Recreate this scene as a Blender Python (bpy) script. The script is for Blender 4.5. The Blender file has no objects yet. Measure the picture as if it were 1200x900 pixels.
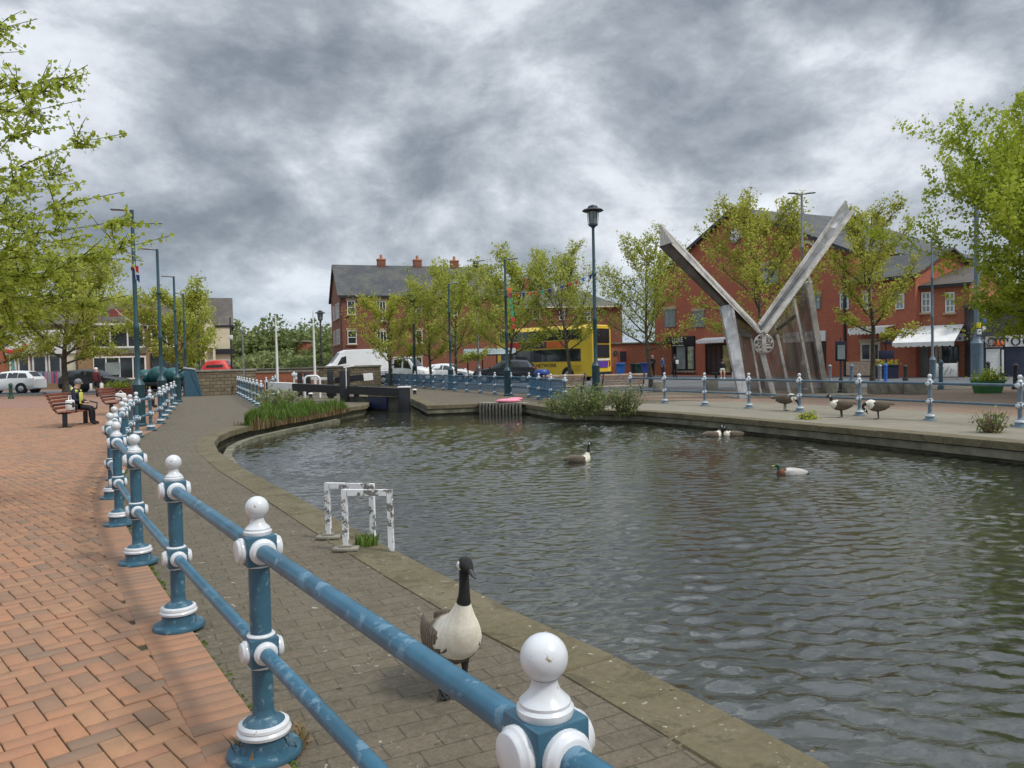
import bpy, bmesh, math, random
import numpy as np
from mathutils import Vector, Matrix, geometry
PI=math.pi
random.seed(7); RNG=np.random.default_rng(7)
S=bpy.context.scene; C=S.collection
# ---------------------------------------------------------------- camera
PITCH,ROLL,FPX,EYE=-0.0299,-0.0223,902.0,1.6
Fw=np.array([0,math.cos(PITCH),math.sin(PITCH)]); R0=np.array([1.,0,0]); U0=np.array([0,-math.sin(PITCH),math.cos(PITCH)])
Rt=math.cos(ROLL)*R0+math.sin(ROLL)*U0; Up=-math.sin(ROLL)*R0+math.cos(ROLL)*U0
cd=bpy.data.cameras.new('camera'); cam=bpy.data.objects.new('camera',cd); C.objects.link(cam); S.camera=cam
cd.sensor_width=36; cd.lens=36*FPX/1200; cd.clip_end=3000; cd.clip_start=.05
m=Matrix.Identity(4)
for i in range(3): m[i][0]=Rt[i]; m[i][1]=Up[i]; m[i][2]=-Fw[i]
m[2][3]=EYE; cam.matrix_world=m
def ray(x,y): return Fw*FPX+Rt*(x-600)-Up*(y-450)
def G(x,y,z=0.):
    d=ray(x,y); t=(z-EYE)/d[2]; return Vector((t*d[0],t*d[1],z))
def A(x,y,Y):
    d=ray(x,y); t=Y/d[1]; return Vector((t*d[0],Y,EYE+t*d[2]))
# ---------------------------------------------------------------- world + sun
SUN_EL,SUN_AZ=math.radians(52),math.radians(118)   # azimuth clockwise from +Y
W=bpy.data.worlds.new('World'); S.world=W; W.use_nodes=True
nt=W.node_tree; N=nt.nodes; L=nt.links; N.clear()
def nd(t,**k):
    n=N.new(t)
    for a,b in k.items(): setattr(n,a,b)
    return n
out=nd('ShaderNodeOutputWorld'); sky=nd('ShaderNodeTexSky',sky_type='NISHITA',sun_disc=False,sun_elevation=SUN_EL,sun_rotation=SUN_AZ)
bg1=nd('ShaderNodeBackground'); bg1.inputs[1].default_value=.10; L.new(sky.outputs[0],bg1.inputs[0])
tc=nd('ShaderNodeTexCoord'); sp=nd('ShaderNodeSeparateXYZ'); L.new(tc.outputs['Generated'],sp.inputs[0])
def mth(op,a,b=None,c=None):
    n=nd('ShaderNodeMath',operation=op)
    for i,v in enumerate((a,b,c)):
        if v is None: continue
        if isinstance(v,(int,float)): n.inputs[i].default_value=v
        else: L.new(v,n.inputs[i])
    return n.outputs[0]
zz=mth('MAXIMUM',sp.outputs[2],0.0); zc=mth('ADD',zz,.80)
cx=mth('DIVIDE',sp.outputs[0],zc); cy=mth('DIVIDE',sp.outputs[1],zc)
cv=nd('ShaderNodeCombineXYZ'); L.new(cx,cv.inputs[0]); L.new(cy,cv.inputs[1]); L.new(mth('MULTIPLY',sp.outputs[2],1.1),cv.inputs[2])
def noise(vec,scale,detail,rough,dist=0,off=0):
    mp=nd('ShaderNodeMapping'); mp.inputs['Location'].default_value=(off,off*.7,off*.3); L.new(vec,mp.inputs[0])
    n=nd('ShaderNodeTexNoise'); n.inputs['Scale'].default_value=scale; n.inputs['Detail'].default_value=detail
    n.inputs['Roughness'].default_value=rough; n.inputs['Distortion'].default_value=dist; L.new(mp.outputs[0],n.inputs['Vector']); return n.outputs[0]
big=noise(cv.outputs[0],1.9,3,.5,.0,3.1); mid=noise(cv.outputs[0],4.4,11,.58,.2,8.2); fine=noise(cv.outputs[0],15.,9,.66,.3,1.7)
v=mth('ADD',mth('MULTIPLY',big,.50),mth('ADD',mth('MULTIPLY',mid,.69),mth('MULTIPLY',fine,.17)))
# darker heavy cloud bank high ahead, brighter gap lower down on the left
el=sp.outputs[2]
band=nd('ShaderNodeMapRange',interpolation_type='SMOOTHSTEP'); L.new(el,band.inputs[0]); band.inputs[1].default_value=.12; band.inputs[2].default_value=.42; band.inputs[3].default_value=-.012; band.inputs[4].default_value=-.075
v=mth('ADD',v,band.outputs[0])
cr=nd('ShaderNodeValToRGB'); L.new(v,cr.inputs[0]); e=cr.color_ramp
e.elements[0].position=.48; e.elements[0].color=(.11,.128,.15,1)
e.elements[1].position=.88; e.elements[1].color=(.68,.71,.75,1)
for p_,c_ in ((.555,(.165,.187,.215,1)),(.622,(.25,.275,.305,1)),(.68,(.36,.385,.42,1)),(.735,(.50,.525,.56,1))):
    q=e.elements.new(p_); q.color=c_
# an overcast sky grows brighter towards the zenith
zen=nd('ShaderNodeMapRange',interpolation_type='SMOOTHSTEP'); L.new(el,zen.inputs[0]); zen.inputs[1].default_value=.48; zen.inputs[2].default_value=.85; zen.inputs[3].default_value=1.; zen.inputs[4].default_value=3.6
hz=nd('ShaderNodeMapRange',interpolation_type='SMOOTHSTEP'); L.new(el,hz.inputs[0]); hz.inputs[1].default_value=0.; hz.inputs[2].default_value=.16; hz.inputs[3].default_value=.45; hz.inputs[4].default_value=0.
hm=nd('ShaderNodeMix',data_type='RGBA'); L.new(hz.outputs[0],hm.inputs[0]); L.new(cr.outputs[0],hm.inputs[6]); hm.inputs[7].default_value=(.36,.45,.56,1)
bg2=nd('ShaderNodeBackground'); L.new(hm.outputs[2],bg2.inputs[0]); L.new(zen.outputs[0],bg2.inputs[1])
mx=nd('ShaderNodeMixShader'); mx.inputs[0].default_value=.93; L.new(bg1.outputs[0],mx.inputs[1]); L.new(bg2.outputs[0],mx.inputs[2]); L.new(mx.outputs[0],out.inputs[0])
ld=bpy.data.lights.new('sun','SUN'); ld.energy=1.5; ld.angle=math.radians(10); ld.color=(1,.95,.87)
lo=bpy.data.objects.new('sun',ld); C.objects.link(lo)
sd=Vector((math.sin(SUN_AZ)*math.cos(SUN_EL),math.cos(SUN_AZ)*math.cos(SUN_EL),math.sin(SUN_EL)))
lo.rotation_euler=sd.to_track_quat('Z','Y').to_euler()
S.view_settings.view_transform='Standard'; S.view_settings.look='None'; S.view_settings.gamma=1; S.view_settings.exposure=0.66; S.view_settings.use_curve_mapping=False
S.cycles.use_adaptive_sampling=True; S.cycles.max_bounces=6; S.cycles.transparent_max_bounces=6
# ---------------------------------------------------------------- materials
MATS={}
class SB:
    def __init__(s,name):
        s.m=bpy.data.materials.new(name); s.m.use_nodes=True; s.t=s.m.node_tree; s.N=s.t.nodes; s.L=s.t.links; s.b=s.N['Principled BSDF']
        s.tc=s.N.new('ShaderNodeTexCoord').outputs['Object']
    def n(s,t,**k):
        x=s.N.new(t)
        for a,b in k.items(): setattr(x,a,b)
        return x
    def link(s,a,b): s.L.new(a,b)
    def math(s,op,a,b=None,clamp=False):
        x=s.n('ShaderNodeMath',operation=op,use_clamp=clamp)
        for i,v in enumerate((a,b)):
            if v is None: continue
            if isinstance(v,(int,float)): x.inputs[i].default_value=v
            else: s.link(v,x.inputs[i])
        return x.outputs[0]
    def noise(s,scale,detail=4,rough=.55,vec=None,dist=0.):
        x=s.n('ShaderNodeTexNoise'); x.inputs['Scale'].default_value=scale; x.inputs['Detail'].default_value=detail; x.inputs['Roughness'].default_value=rough; x.inputs['Distortion'].default_value=dist
        s.link(vec or s.tc,x.inputs['Vector']); return x.outputs[0]
    def map(s,vec=None,loc=(0,0,0),rot=(0,0,0),scale=(1,1,1)):
        x=s.n('ShaderNodeMapping'); x.inputs[1].default_value=loc; x.inputs[2].default_value=rot; x.inputs[3].default_value=scale
        s.link(vec or s.tc,x.inputs[0]); return x.outputs[0]
    def rng(s,v,a,b,c=0.,d=1.):
        x=s.n('ShaderNodeMapRange',interpolation_type='SMOOTHSTEP'); s.link(v,x.inputs[0])
        for i,q in enumerate((a,b,c,d)): x.inputs[1+i].default_value=q
        return x.outputs[0]
    def mix(s,f,a,b,mode='MIX'):
        x=s.n('ShaderNodeMix',data_type='RGBA',blend_type=mode)
        for i,v in ((0,f),(6,a),(7,b)):
            if isinstance(v,(int,float)): x.inputs[i].default_value=v
            elif isinstance(v,tuple): x.inputs[i].default_value=(v+(1,))[:4]
            else: s.link(v,x.inputs[i])
        return x.outputs[2]
    def bump(s,h,st=.3,dist=.01,prev=None):
        x=s.n('ShaderNodeBump'); x.inputs['Strength'].default_value=st; x.inputs['Distance'].default_value=dist; s.link(h,x.inputs['Height'])
        if prev: s.link(prev,x.inputs['Normal'])
        s.link(x.outputs[0],s.b.inputs['Normal']); return x.outputs[0]
    def done(s,col,rough=.6,metal=0.,spec=None):
        if isinstance(col,tuple): s.b.inputs['Base Color'].default_value=(col+(1,))[:4]
        else: s.link(col,s.b.inputs['Base Color'])
        if isinstance(rough,(int,float)): s.b.inputs['Roughness'].default_value=rough
        else: s.link(rough,s.b.inputs['Roughness'])
        s.b.inputs['Metallic'].default_value=metal
        if spec is not None: s.b.inputs['Specular IOR Level'].default_value=spec
        return s.m
def mat(name,col,rough=.6,var=.18,scale=4.,metal=0.,bump=0.,chips=None,chipamt=.62,spec=None):
    if name in MATS: return MATS[name]
    s=SB(name); f=s.rng(s.noise(scale,5,.6),.3,.7); a=tuple(c*(1-var) for c in col); b=tuple(min(1,c*(1+var)) for c in col)
    c=s.mix(f,a,b); g=s.rng(s.noise(scale*6,3,.6),.3,.7,.92,1.06); c=s.mix(1.,c,(0,0,0),'MIX') if False else c
    if chips:
        k=s.rng(s.noise(scale*2.3,8,.68),chipamt,chipamt+.03); c=s.mix(k,c,chips); r=s.math('ADD',s.math('MULTIPLY',k,.3),rough)
        if bump: s.bump(s.math('MULTIPLY',k,-1.),bump,.002)
    else:
        r=rough
        if bump: s.bump(s.noise(scale*8,5,.6),bump,.01)
    MATS[name]=s.done(c,r,metal,spec); return MATS[name]
blue=mat('blue paint',(.035,.105,.155),.38,.16,9.,chips=(.12,.20,.25),chipamt=.585)
blue_rail=mat('worn blue rail paint',(.032,.118,.185),.34,.2,5.,chips=(.115,.215,.29),chipamt=.55,bump=.3)
blue_l=mat('light blue grey paint',(.13,.185,.235),.45,.15,6.)
white=mat('white gloss paint',(.60,.62,.64),.22,.05,12.,chips=(.26,.18,.11),chipamt=.635)
whitep=mat('peeling white paint',(.74,.75,.75),.6,.08,6.,chips=(.17,.165,.15),chipamt=.515,bump=.5)
teal=mat('teal column paint',(.022,.065,.082),.45,.2,3.)
grey_m=mat('grey metal',(.23,.25,.27),.4,.15,3.,.3)
dark_m=mat('dark metal',(.02,.022,.026),.45,.2,4.)
black=mat('black paint',(.012,.013,.017),.38,.3,3.)
white_flat=mat('white paint',(.72,.72,.70),.5,.07,2.)
cream=mat('cream render',(.62,.57,.42),.8,.08,1.)
glass=mat('dark glass',(.022,.028,.032),.08,.4,.5,spec=.7)
glass_l=mat('pale glass',(.22,.27,.27),.12,.25,.7)
rubber=mat('rubber',(.015,.015,.016),.8,.2,6.)
chrome=mat('wheel rim',(.45,.46,.48),.35,.1,6.,.7)
car_white=mat('white car paint',(.74,.75,.76),.25,.04,1.); car_dark=mat('dark car paint',(.018,.022,.03),.2,.2,1.); car_grey=mat('charcoal car paint',(.028,.032,.036),.25,.2,1.)
bus_yel=mat('yellow bus paint',(.72,.50,.045),.35,.06,1.); red=mat('red paint',(.55,.035,.03),.5,.15,2.); orange=mat('orange paint',(.62,.14,.03),.5,.15,2.)
purple=mat('purple print',(.12,.05,.36),.5,.2,2.); pink=mat('pink plastic',(.75,.25,.33),.5,.15,6.)
bin_blue=mat('blue plastic',(.015,.05,.23),.45,.15,3.); bin_lblue=mat('bright blue plastic',(.02,.14,.5),.45,.15,3.); bin_green=mat('dark green plastic',(.012,.06,.035),.5,.2,3.)
green_pl=mat('green planter plastic',(.03,.15,.035),.45,.15,3.)
conc=mat('weathered concrete',(.24,.225,.18),.85,.3,3.,bump=.4); conc_d=mat('mossy concrete',(.145,.14,.095),.9,.4,2.5,bump=.4)
timber_red=mat('red brown timber',(.23,.075,.045),.45,.25,8.); timber_p=mat('pale timber',(.48,.36,.27),.6,.2,6.)
skin=mat('skin',(.50,.30,.21),.6,.1,8.); navy=mat('navy cloth',(.012,.016,.04),.85,.2,6.); hivis=mat('yellow cloth',(.62,.62,.12),.7,.1,6.); maroon=mat('maroon cloth',(.10,.018,.025),.85,.2,6.); blk=mat('black cloth',(.012,.012,.015),.9,.2,6.); greyc=mat('grey cloth',(.22,.23,.25),.85,.2,6.); denim=mat('blue cloth',(.06,.09,.18),.85,.2,6.); hairm=mat('dark hair',(.03,.02,.015),.7,.3,9.); whitec=mat('white cloth',(.7,.7,.68),.8,.08,6.)
yellowp=mat('yellow paint',(.7,.6,.03),.5,.1,4.)
def stone_m():
    s=SB('coping stone'); n1=s.rng(s.noise(1.3,6,.6),.35,.65); n2=s.rng(s.noise(7,6,.65),.3,.7)
    c=s.mix(n1,(.095,.078,.034),(.15,.125,.075)); c=s.mix(s.math('MULTIPLY',n2,.75),c,(.10,.082,.042)); n3=s.rng(s.noise(24,6,.75),.38,.62); c=s.mix(s.math('MULTIPLY',n3,.40),c,(.18,.155,.09)); n4=s.rng(s.noise(3.1,8,.75,dist=1.),.52,.58); c=s.mix(s.math('MULTIPLY',n4,.5),c,(.05,.042,.02))
    sp=s.rng(s.noise(20,3,.6),.665,.69); c=s.mix(s.math('MULTIPLY',sp,.75),c,(.42,.40,.33))
    s.bump(s.noise(45,6,.7),.5,.012); return s.done(c,.9)
stone=stone_m()
def quay_m():
    s=SB('quay wall stone'); n=s.rng(s.noise(1.6,6,.65),.3,.7); c=s.mix(n,(.055,.052,.035),(.17,.155,.10))
    b=s.rng(s.noise(9,5,.6),.3,.7); c=s.mix(s.math('MULTIPLY',b,.5),c,(.09,.085,.045)); s.bump(s.noise(14,6,.7),.6,.02); return s.done(c,.85)
quaym=quay_m()
def sett_m():
    s=SB('grey block paving'); s2=s.map(rot=(0,0,math.radians(-27)),scale=(1,1,1))
    wv=s.n('ShaderNodeVectorMath',operation='ADD'); nz=s.n('ShaderNodeTexNoise'); nz.inputs['Scale'].default_value=3.; s.link(s.tc,nz.inputs['Vector'])
    mu=s.n('ShaderNodeVectorMath',operation='SCALE'); s.link(nz.outputs[1],mu.inputs[0]); mu.inputs['Scale'].default_value=.022; s.link(s2,wv.inputs[0]); s.link(mu.outputs[0],wv.inputs[1])
    b=s.n('ShaderNodeTexBrick'); s.link(wv.outputs[0],b.inputs[0]); b.inputs['Scale'].default_value=1.; b.inputs['Brick Width'].default_value=.235; b.inputs['Row Height'].default_value=.13; b.inputs['Mortar Size'].default_value=.005; b.inputs['Mortar Smooth'].default_value=.6; b.inputs['Bias'].default_value=-.1
    b.inputs['Color1'].default_value=(.138,.108,.070,1); b.inputs['Color2'].default_value=(.092,.073,.048,1); b.inputs['Mortar'].default_value=(.045,.038,.022,1)
    big=s.rng(s.noise(.7,5,.6),.3,.7); c=s.mix(s.math('MULTIPLY',big,.6),b.outputs[0],(.115,.10,.062))
    pat=s.rng(s.noise(2.6,6,.7),.35,.68); c=s.mix(s.math('MULTIPLY',pat,.55),c,(.165,.138,.098))
    moss=s.rng(s.noise(1.1,7,.7,dist=.4),.57,.72); c=s.mix(s.math('MULTIPLY',moss,.6),c,(.075,.068,.03))
    gr=s.rng(s.noise(75,5,.75),.35,.65); c=s.mix(s.math('MULTIPLY',gr,.5),c,(.06,.05,.034)); g2=s.rng(s.noise(28,6,.8),.40,.60); c=s.mix(s.math('MULTIPLY',g2,.4),c,(.185,.155,.11)); g3=s.rng(s.noise(4.5,8,.75,dist=.8),.5,.6); c=s.mix(s.math('MULTIPLY',g3,.38),c,(.07,.06,.035))
    spk=s.rng(s.noise(16,3,.6,dist=.6),.67,.69); sp2=s.rng(s.noise(1.3,3,.5),.44,.56); c=s.mix(s.math('MULTIPLY',s.math('MULTIPLY',spk,sp2),.75),c,(.44,.42,.36))
    h=s.math('ADD',s.math('MULTIPLY',b.outputs[1],-1.),s.math('MULTIPLY',s.noise(50,5,.7),.7)); s.bump(h,.8,.014); return s.done(c,.88)
settm=sett_m()
def brickface_m(nm,c1,c2,mort):
    s=SB(nm); sx=s.n('ShaderNodeSeparateXYZ'); s.link(s.tc,sx.inputs[0]); cb=s.n('ShaderNodeCombineXYZ'); s.link(s.math('ADD',sx.outputs[0],sx.outputs[1]),cb.inputs[0]); s.link(sx.outputs[2],cb.inputs[1])
    b=s.n('ShaderNodeTexBrick'); s.link(cb.outputs[0],b.inputs[0]); b.inputs['Scale'].default_value=1.; b.inputs['Brick Width'].default_value=.225; b.inputs['Row Height'].default_value=.075; b.inputs['Mortar Size'].default_value=.006
    b.inputs['Color1'].default_value=c1+(1,); b.inputs['Color2'].default_value=c2+(1,); b.inputs['Mortar'].default_value=mort+(1,)
    n=s.rng(s.noise(.5,6,.6),.3,.7); c=s.mix(s.math('MULTIPLY',n,.45),b.outputs[0],tuple(x*.62 for x in c1)); n=s.rng(s.noise(3.5,6,.7),.35,.65); c=s.mix(s.math('MULTIPLY',n,.3),c,tuple(min(1,x*1.35) for x in c1)); s.bump(b.outputs[1],-.3,.01); return s.done(c,.85)
redbrick=brickface_m('red painted brick',(.40,.115,.062),(.33,.09,.05),(.34,.14,.09))
aptbrick=brickface_m('red brown brick',(.22,.075,.045),(.16,.052,.034),(.2,.12,.09))
tanbrick=brickface_m('tan brick',(.30,.19,.10),(.24,.15,.08),(.28,.22,.15))
orbrick=brickface_m('orange brick',(.38,.13,.065),(.28,.085,.045),(.28,.17,.12))
def rubble_m():
    s=SB('coursed stone'); sx=s.n('ShaderNodeSeparateXYZ'); s.link(s.tc,sx.inputs[0]); cb=s.n('ShaderNodeCombineXYZ'); s.link(s.math('ADD',sx.outputs[0],sx.outputs[1]),cb.inputs[0]); s.link(sx.outputs[2],cb.inputs[1])
    b=s.n('ShaderNodeTexBrick'); s.link(cb.outputs[0],b.inputs[0]); b.inputs['Scale'].default_value=1.; b.inputs['Brick Width'].default_value=.42; b.inputs['Row Height'].default_value=.2; b.inputs['Mortar Size'].default_value=.02; b.inputs['Mortar Smooth'].default_value=.7
    b.inputs['Color1'].default_value=(.27,.215,.135,1); b.inputs['Color2'].default_value=(.14,.115,.08,1); b.inputs['Mortar'].default_value=(.06,.05,.035,1)
    n=s.rng(s.noise(2.,6,.7),.35,.65); c=s.mix(s.math('MULTIPLY',n,.6),b.outputs[0],(.09,.075,.05)); s.bump(s.math('ADD',s.math('MULTIPLY',b.outputs[1],-1.),s.noise(9,5,.6)),.7,.04); return s.done(c,.9)
rubble=rubble_m()
def slate_m(nm,c1,c2):
    s=SB(nm); b=s.n('ShaderNodeTexBrick'); s.link(s.tc,b.inputs[0]); b.inputs['Scale'].default_value=1.; b.inputs['Brick Width'].default_value=.3; b.inputs['Row Height'].default_value=.22; b.inputs['Mortar Size'].default_value=.012
    b.inputs['Color1'].default_value=c1+(1,); b.inputs['Color2'].default_value=c2+(1,); b.inputs['Mortar'].default_value=tuple(x*.4 for x in c1)+(1,)
    n=s.rng(s.noise(.45,7,.65),.4,.66); c=s.mix(s.math('MULTIPLY',n,.55),b.outputs[0],(.15,.14,.105)); n=s.rng(s.noise(2.,7,.7),.3,.7); c=s.mix(s.math('MULTIPLY',n,.4),c,tuple(x*.5 for x in c1)); s.bump(b.outputs[1],-.5,.03); return s.done(c,.75)
slate=slate_m('slate',(.072,.078,.085),(.045,.05,.056)); slate_b=slate_m('brown roof tile',(.10,.082,.072),(.065,.055,.05))
def asphalt_m():
    s=SB('asphalt'); c=s.mix(s.rng(s.noise(.4,6,.6),.3,.7),(.085,.088,.092),(.13,.133,.138)); s.bump(s.noise(40,4,.6),.4,.01); return s.done(c,.85)
asph=asphalt_m()
def pave_m(nm,a,b_,w=.2,h=.1,rot=.5):
    s=SB(nm); mp=s.map(rot=(0,0,rot)); b=s.n('ShaderNodeTexBrick'); s.link(mp,b.inputs[0]); b.inputs['Scale'].default_value=1.; b.inputs['Brick Width'].default_value=w; b.inputs['Row Height'].default_value=h; b.inputs['Mortar Size'].default_value=.006
    b.inputs['Color1'].default_value=a+(1,); b.inputs['Color2'].default_value=b_+(1,); b.inputs['Mortar'].default_value=tuple(x*.4 for x in a)+(1,)
    n=s.rng(s.noise(.35,7,.65),.35,.65); c=s.mix(s.math('MULTIPLY',n,.5),b.outputs[0],(.21,.185,.14)); n2=s.rng(s.noise(3.,7,.65),.3,.7); c=s.mix(s.math('MULTIPLY',n2,.3),c,tuple(x*.6 for x in a))
    spk=s.rng(s.noise(7,2,.5),.70,.73); c=s.mix(s.math('MULTIPLY',spk,.7),c,(.45,.43,.38)); return s.done(c,.9)
plaza_r=pave_m('brown block paving',(.27,.165,.11),(.21,.14,.095)); flag_m=pave_m('pale flagstones',(.25,.225,.17),(.20,.18,.135),.6,.4,.9); pave_brown=pave_m('red block paving',(.34,.17,.115),(.28,.135,.095))
def water_m():
    s=SB('canal water'); geo=s.n('ShaderNodeNewGeometry').outputs['Position']
    d=s.noise(8.5,4,.6,s.map(geo,rot=(0,0,.15),scale=(1,1.8,1)),.8)
    s.bump(d,.4,.008)
    fl=s.rng(s.noise(26,2,.5,geo),.79,.80); zone=s.rng(s.noise(.35,2,.5,geo),.52,.6)
    c=s.mix(s.rng(s.noise(.3,3,.5,geo),.3,.7),(.018,.020,.014),(.034,.035,.022)); c=s.mix(s.math('MULTIPLY',fl,zone),c,(.004,.004,.003))
    m=s.done(c,.02,0.,.5); s.b.inputs['IOR'].default_value=2.05; return m
waterm=water_m()
def leaf_m(nm,c1,c2,trans=.35):
    s=SB(nm); at=s.n('ShaderNodeAttribute',attribute_name='tint'); c=s.mix(at.outputs['Fac'],c1,c2); s.done(c,.5,0,.25)
    tr=s.n('ShaderNodeBsdfTranslucent'); s.link(c,tr.inputs[0]); mxs=s.n('ShaderNodeMixShader'); mxs.inputs[0].default_value=trans
    o=[x for x in s.N if x.type=='OUTPUT_MATERIAL'][0]; s.link(s.b.outputs[0],mxs.inputs[1]); s.link(tr.outputs[0],mxs.inputs[2]); s.link(mxs.outputs[0],o.inputs[0]); return s.m
leaf_y=leaf_m('spring lime leaf',(.28,.36,.03),(.58,.64,.12),.5); leaf_o=leaf_m('yellow green leaf',(.28,.33,.035),(.58,.60,.14),.5); leaf_b=leaf_m('bronze green leaf',(.31,.33,.04),(.58,.58,.12),.5)
leaf_r=leaf_m('fresh green leaf',(.25,.33,.02),(.52,.58,.08),.5); leaf_d=leaf_m('dull green leaf',(.13,.175,.055),(.27,.32,.12),.4); grass_m=leaf_m('grass blade',(.05,.10,.015),(.20,.30,.06),.3); dry_m=leaf_m('dry stem',(.16,.13,.05),(.30,.20,.12),.2); shrub_m=leaf_m('shrub leaf',(.035,.06,.015),(.13,.18,.05),.25)
leaf_w=leaf_m('willow leaf',(.16,.20,.07),(.30,.34,.14),.4)
bark=mat('bark',(.085,.072,.052),.9,.35,7.,bump=.7); bark_d=mat('dark bark',(.04,.034,.026),.9,.3,7.,bump=.6)
# ---------------------------------------------------------------- mesh helper
class MB:
    def __init__(s): s.v=[]; s.f=[]; s.mi=[]; s.sm=[]
    def add(s,vs,fs,mi=0,smooth=False):
        o=len(s.v); s.v+= [tuple(x) for x in vs]
        for k,f in enumerate(fs): s.f.append([o+i for i in f]); s.mi.append(mi[k] if isinstance(mi,list) else mi); s.sm.append(smooth)
        return s
    def box(s,c,d,rz=0.,mi=0):
        x,y,z=[q/2 for q in d]; co,si=math.cos(rz),math.sin(rz); vs=[]
        for k in (-1,1):
            for a,b in ((-1,-1),(1,-1),(1,1),(-1,1)):
                vs.append((c[0]+a*x*co-b*y*si,c[1]+a*x*si+b*y*co,c[2]+k*z))
        return s.add(vs,[(3,2,1,0),(4,5,6,7),(0,1,5,4),(1,2,6,5),(2,3,7,6),(3,0,4,7)],mi)
    def bbox(s,c,d,bv=.01,rz=0.,mi=0):
        bm=bmesh.new(); bmesh.ops.create_cube(bm,size=1,matrix=Matrix.Translation(c)@Matrix.Rotation(rz,4,'Z')@Matrix.Diagonal((*d,1)))
        bmesh.ops.bevel(bm,geom=bm.edges[:],offset=bv,segments=2,affect='EDGES',profile=.5); bm.verts.index_update()
        s.add([v.co for v in bm.verts],[[v.index for v in f.verts] for f in bm.faces],mi,True); bm.free(); return s
    def tube(s,pts,rad,n=8,caps=True,mi=0,smooth=True,ell=None,up=(0,0,1)):
        P=[Vector(p) for p in pts]; m=len(P); rad=[rad]*m if isinstance(rad,(int,float)) else rad; vs=[]; 
        a=None
        for i,p in enumerate(P):
            t=(P[min(i+1,m-1)]-P[max(i-1,0)]).normalized()
            if a is None:
                u=Vector(up)
                if abs(t.dot(u))>.97: u=Vector((1,0,0)) if abs(t.x)<.9 else Vector((0,1,0))
                a=t.cross(u).normalized()
            else: a=(a-t*a.dot(t)).normalized()
            b=a.cross(t).normalized(); r=rad[i]; ra,rb=(r if isinstance(r,tuple) else (r,r))
            for k in range(n):
                an=2*PI*k/n+(PI/n if n==4 else 0); vs.append(p+a*(math.cos(an)*ra)+b*(math.sin(an)*rb))
        fs=[]; mm=[]
        for i in range(m-1):
            for k in range(n): fs.append((i*n+k,i*n+(k+1)%n,(i+1)*n+(k+1)%n,(i+1)*n+k)); mm.append(mi[i] if isinstance(mi,list) else mi)
        if caps: fs.append(tuple(range(n))[::-1]); mm.append(mi[0] if isinstance(mi,list) else mi); fs.append(tuple((m-1)*n+k for k in range(n))); mm.append(mi[-1] if isinstance(mi,list) else mi)
        return s.add(vs,fs,mm,smooth)
    def lathe(s,prof,c=(0,0,0),n=24,mi=0,smooth=True):
        vs=[];fs=[]
        for r,z in prof:
            for k in range(n): a=2*PI*k/n; vs.append((c[0]+r*math.cos(a),c[1]+r*math.sin(a),c[2]+z))
        for i in range(len(prof)-1):
            for k in range(n): fs.append((i*n+k,i*n+(k+1)%n,(i+1)*n+(k+1)%n,(i+1)*n+k))
        fs.append(tuple(range(n))[::-1]); fs.append(tuple((len(prof)-1)*n+k for k in range(n)))
        return s.add(vs,fs,mi,smooth)
    def sph(s,c,r,n=16,mi=0,sc=(1,1,1)):
        m=n//2; prof=[]; vs=[(c[0],c[1],c[2]-r*sc[2])]
        for i in range(1,m):
            ph=-PI/2+PI*i/m
            for k in range(n): a=2*PI*k/n; vs.append((c[0]+r*sc[0]*math.cos(ph)*math.cos(a),c[1]+r*sc[1]*math.cos(ph)*math.sin(a),c[2]+r*sc[2]*math.sin(ph)))
        vs.append((c[0],c[1],c[2]+r*sc[2])); fs=[]
        for k in range(n): fs.append((0,1+(k+1)%n,1+k)); fs.append((len(vs)-1,1+(m-2)*n+k,1+(m-2)*n+(k+1)%n))
        for i in range(m-2):
            for k in range(n): fs.append((1+i*n+k,1+i*n+(k+1)%n,1+(i+1)*n+(k+1)%n,1+(i+1)*n+k))
        return s.add(vs,fs,mi,True)
    def prism(s,poly,a,b,axis='y',mi=0,smooth=False):
        def P(u,v,w): return (u,w,v) if axis=='y' else ((w,u,v) if axis=='x' else (u,v,w))
        n=len(poly); vs=[P(u,v,a) for u,v in poly]+[P(u,v,b) for u,v in poly]
        return s.add(vs,[tuple(range(n))[::-1],tuple(range(n,2*n))]+[(i,(i+1)%n,n+(i+1)%n,n+i) for i in range(n)],mi,smooth)
    def quad(s,a,b,c,d,mi=0): return s.add([a,b,c,d],[(0,1,2,3)],mi)
    def beam(s,a,b,w,h,mi=0,up=(0,0,1)): return s.tube([a,b],(w/2*1.414,h/2*1.414),4,mi=mi,smooth=False,up=up) if False else s._beam(a,b,w,h,mi,up)
    def _beam(s,a,b,w,h,mi,up):
        a=Vector(a);b=Vector(b);t=(b-a).normalized();u=Vector(up)
        if abs(t.dot(u))>.98:u=Vector((0,1,0))
        x=t.cross(u).normalized()*w/2;y=x.cross(t).normalized()*h/2
        vs=[a-x-y,a+x-y,a+x+y,a-x+y,b-x-y,b+x-y,b+x+y,b-x+y]
        return s.add(vs,[(3,2,1,0),(4,5,6,7),(0,1,5,4),(1,2,6,5),(2,3,7,6),(3,0,4,7)],mi)
    def build(s,name,mats,parent=None,loc=None,rz=None,fix=True,tint=None):
        me=bpy.data.meshes.new(name); me.from_pydata(s.v,[],s.f)
        for x in (mats if isinstance(mats,(list,tuple)) else [mats]): me.materials.append(x)
        me.polygons.foreach_set('material_index',s.mi); me.polygons.foreach_set('use_smooth',s.sm)
        if fix and len(s.f)<20000:
            bm=bmesh.new(); bm.from_mesh(me); bmesh.ops.recalc_face_normals(bm,faces=bm.faces); bm.to_mesh(me); bm.free()
        o=bpy.data.objects.new(name,me); C.objects.link(o)
        if parent: o.parent=parent
        if loc is not None: o.location=loc
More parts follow.
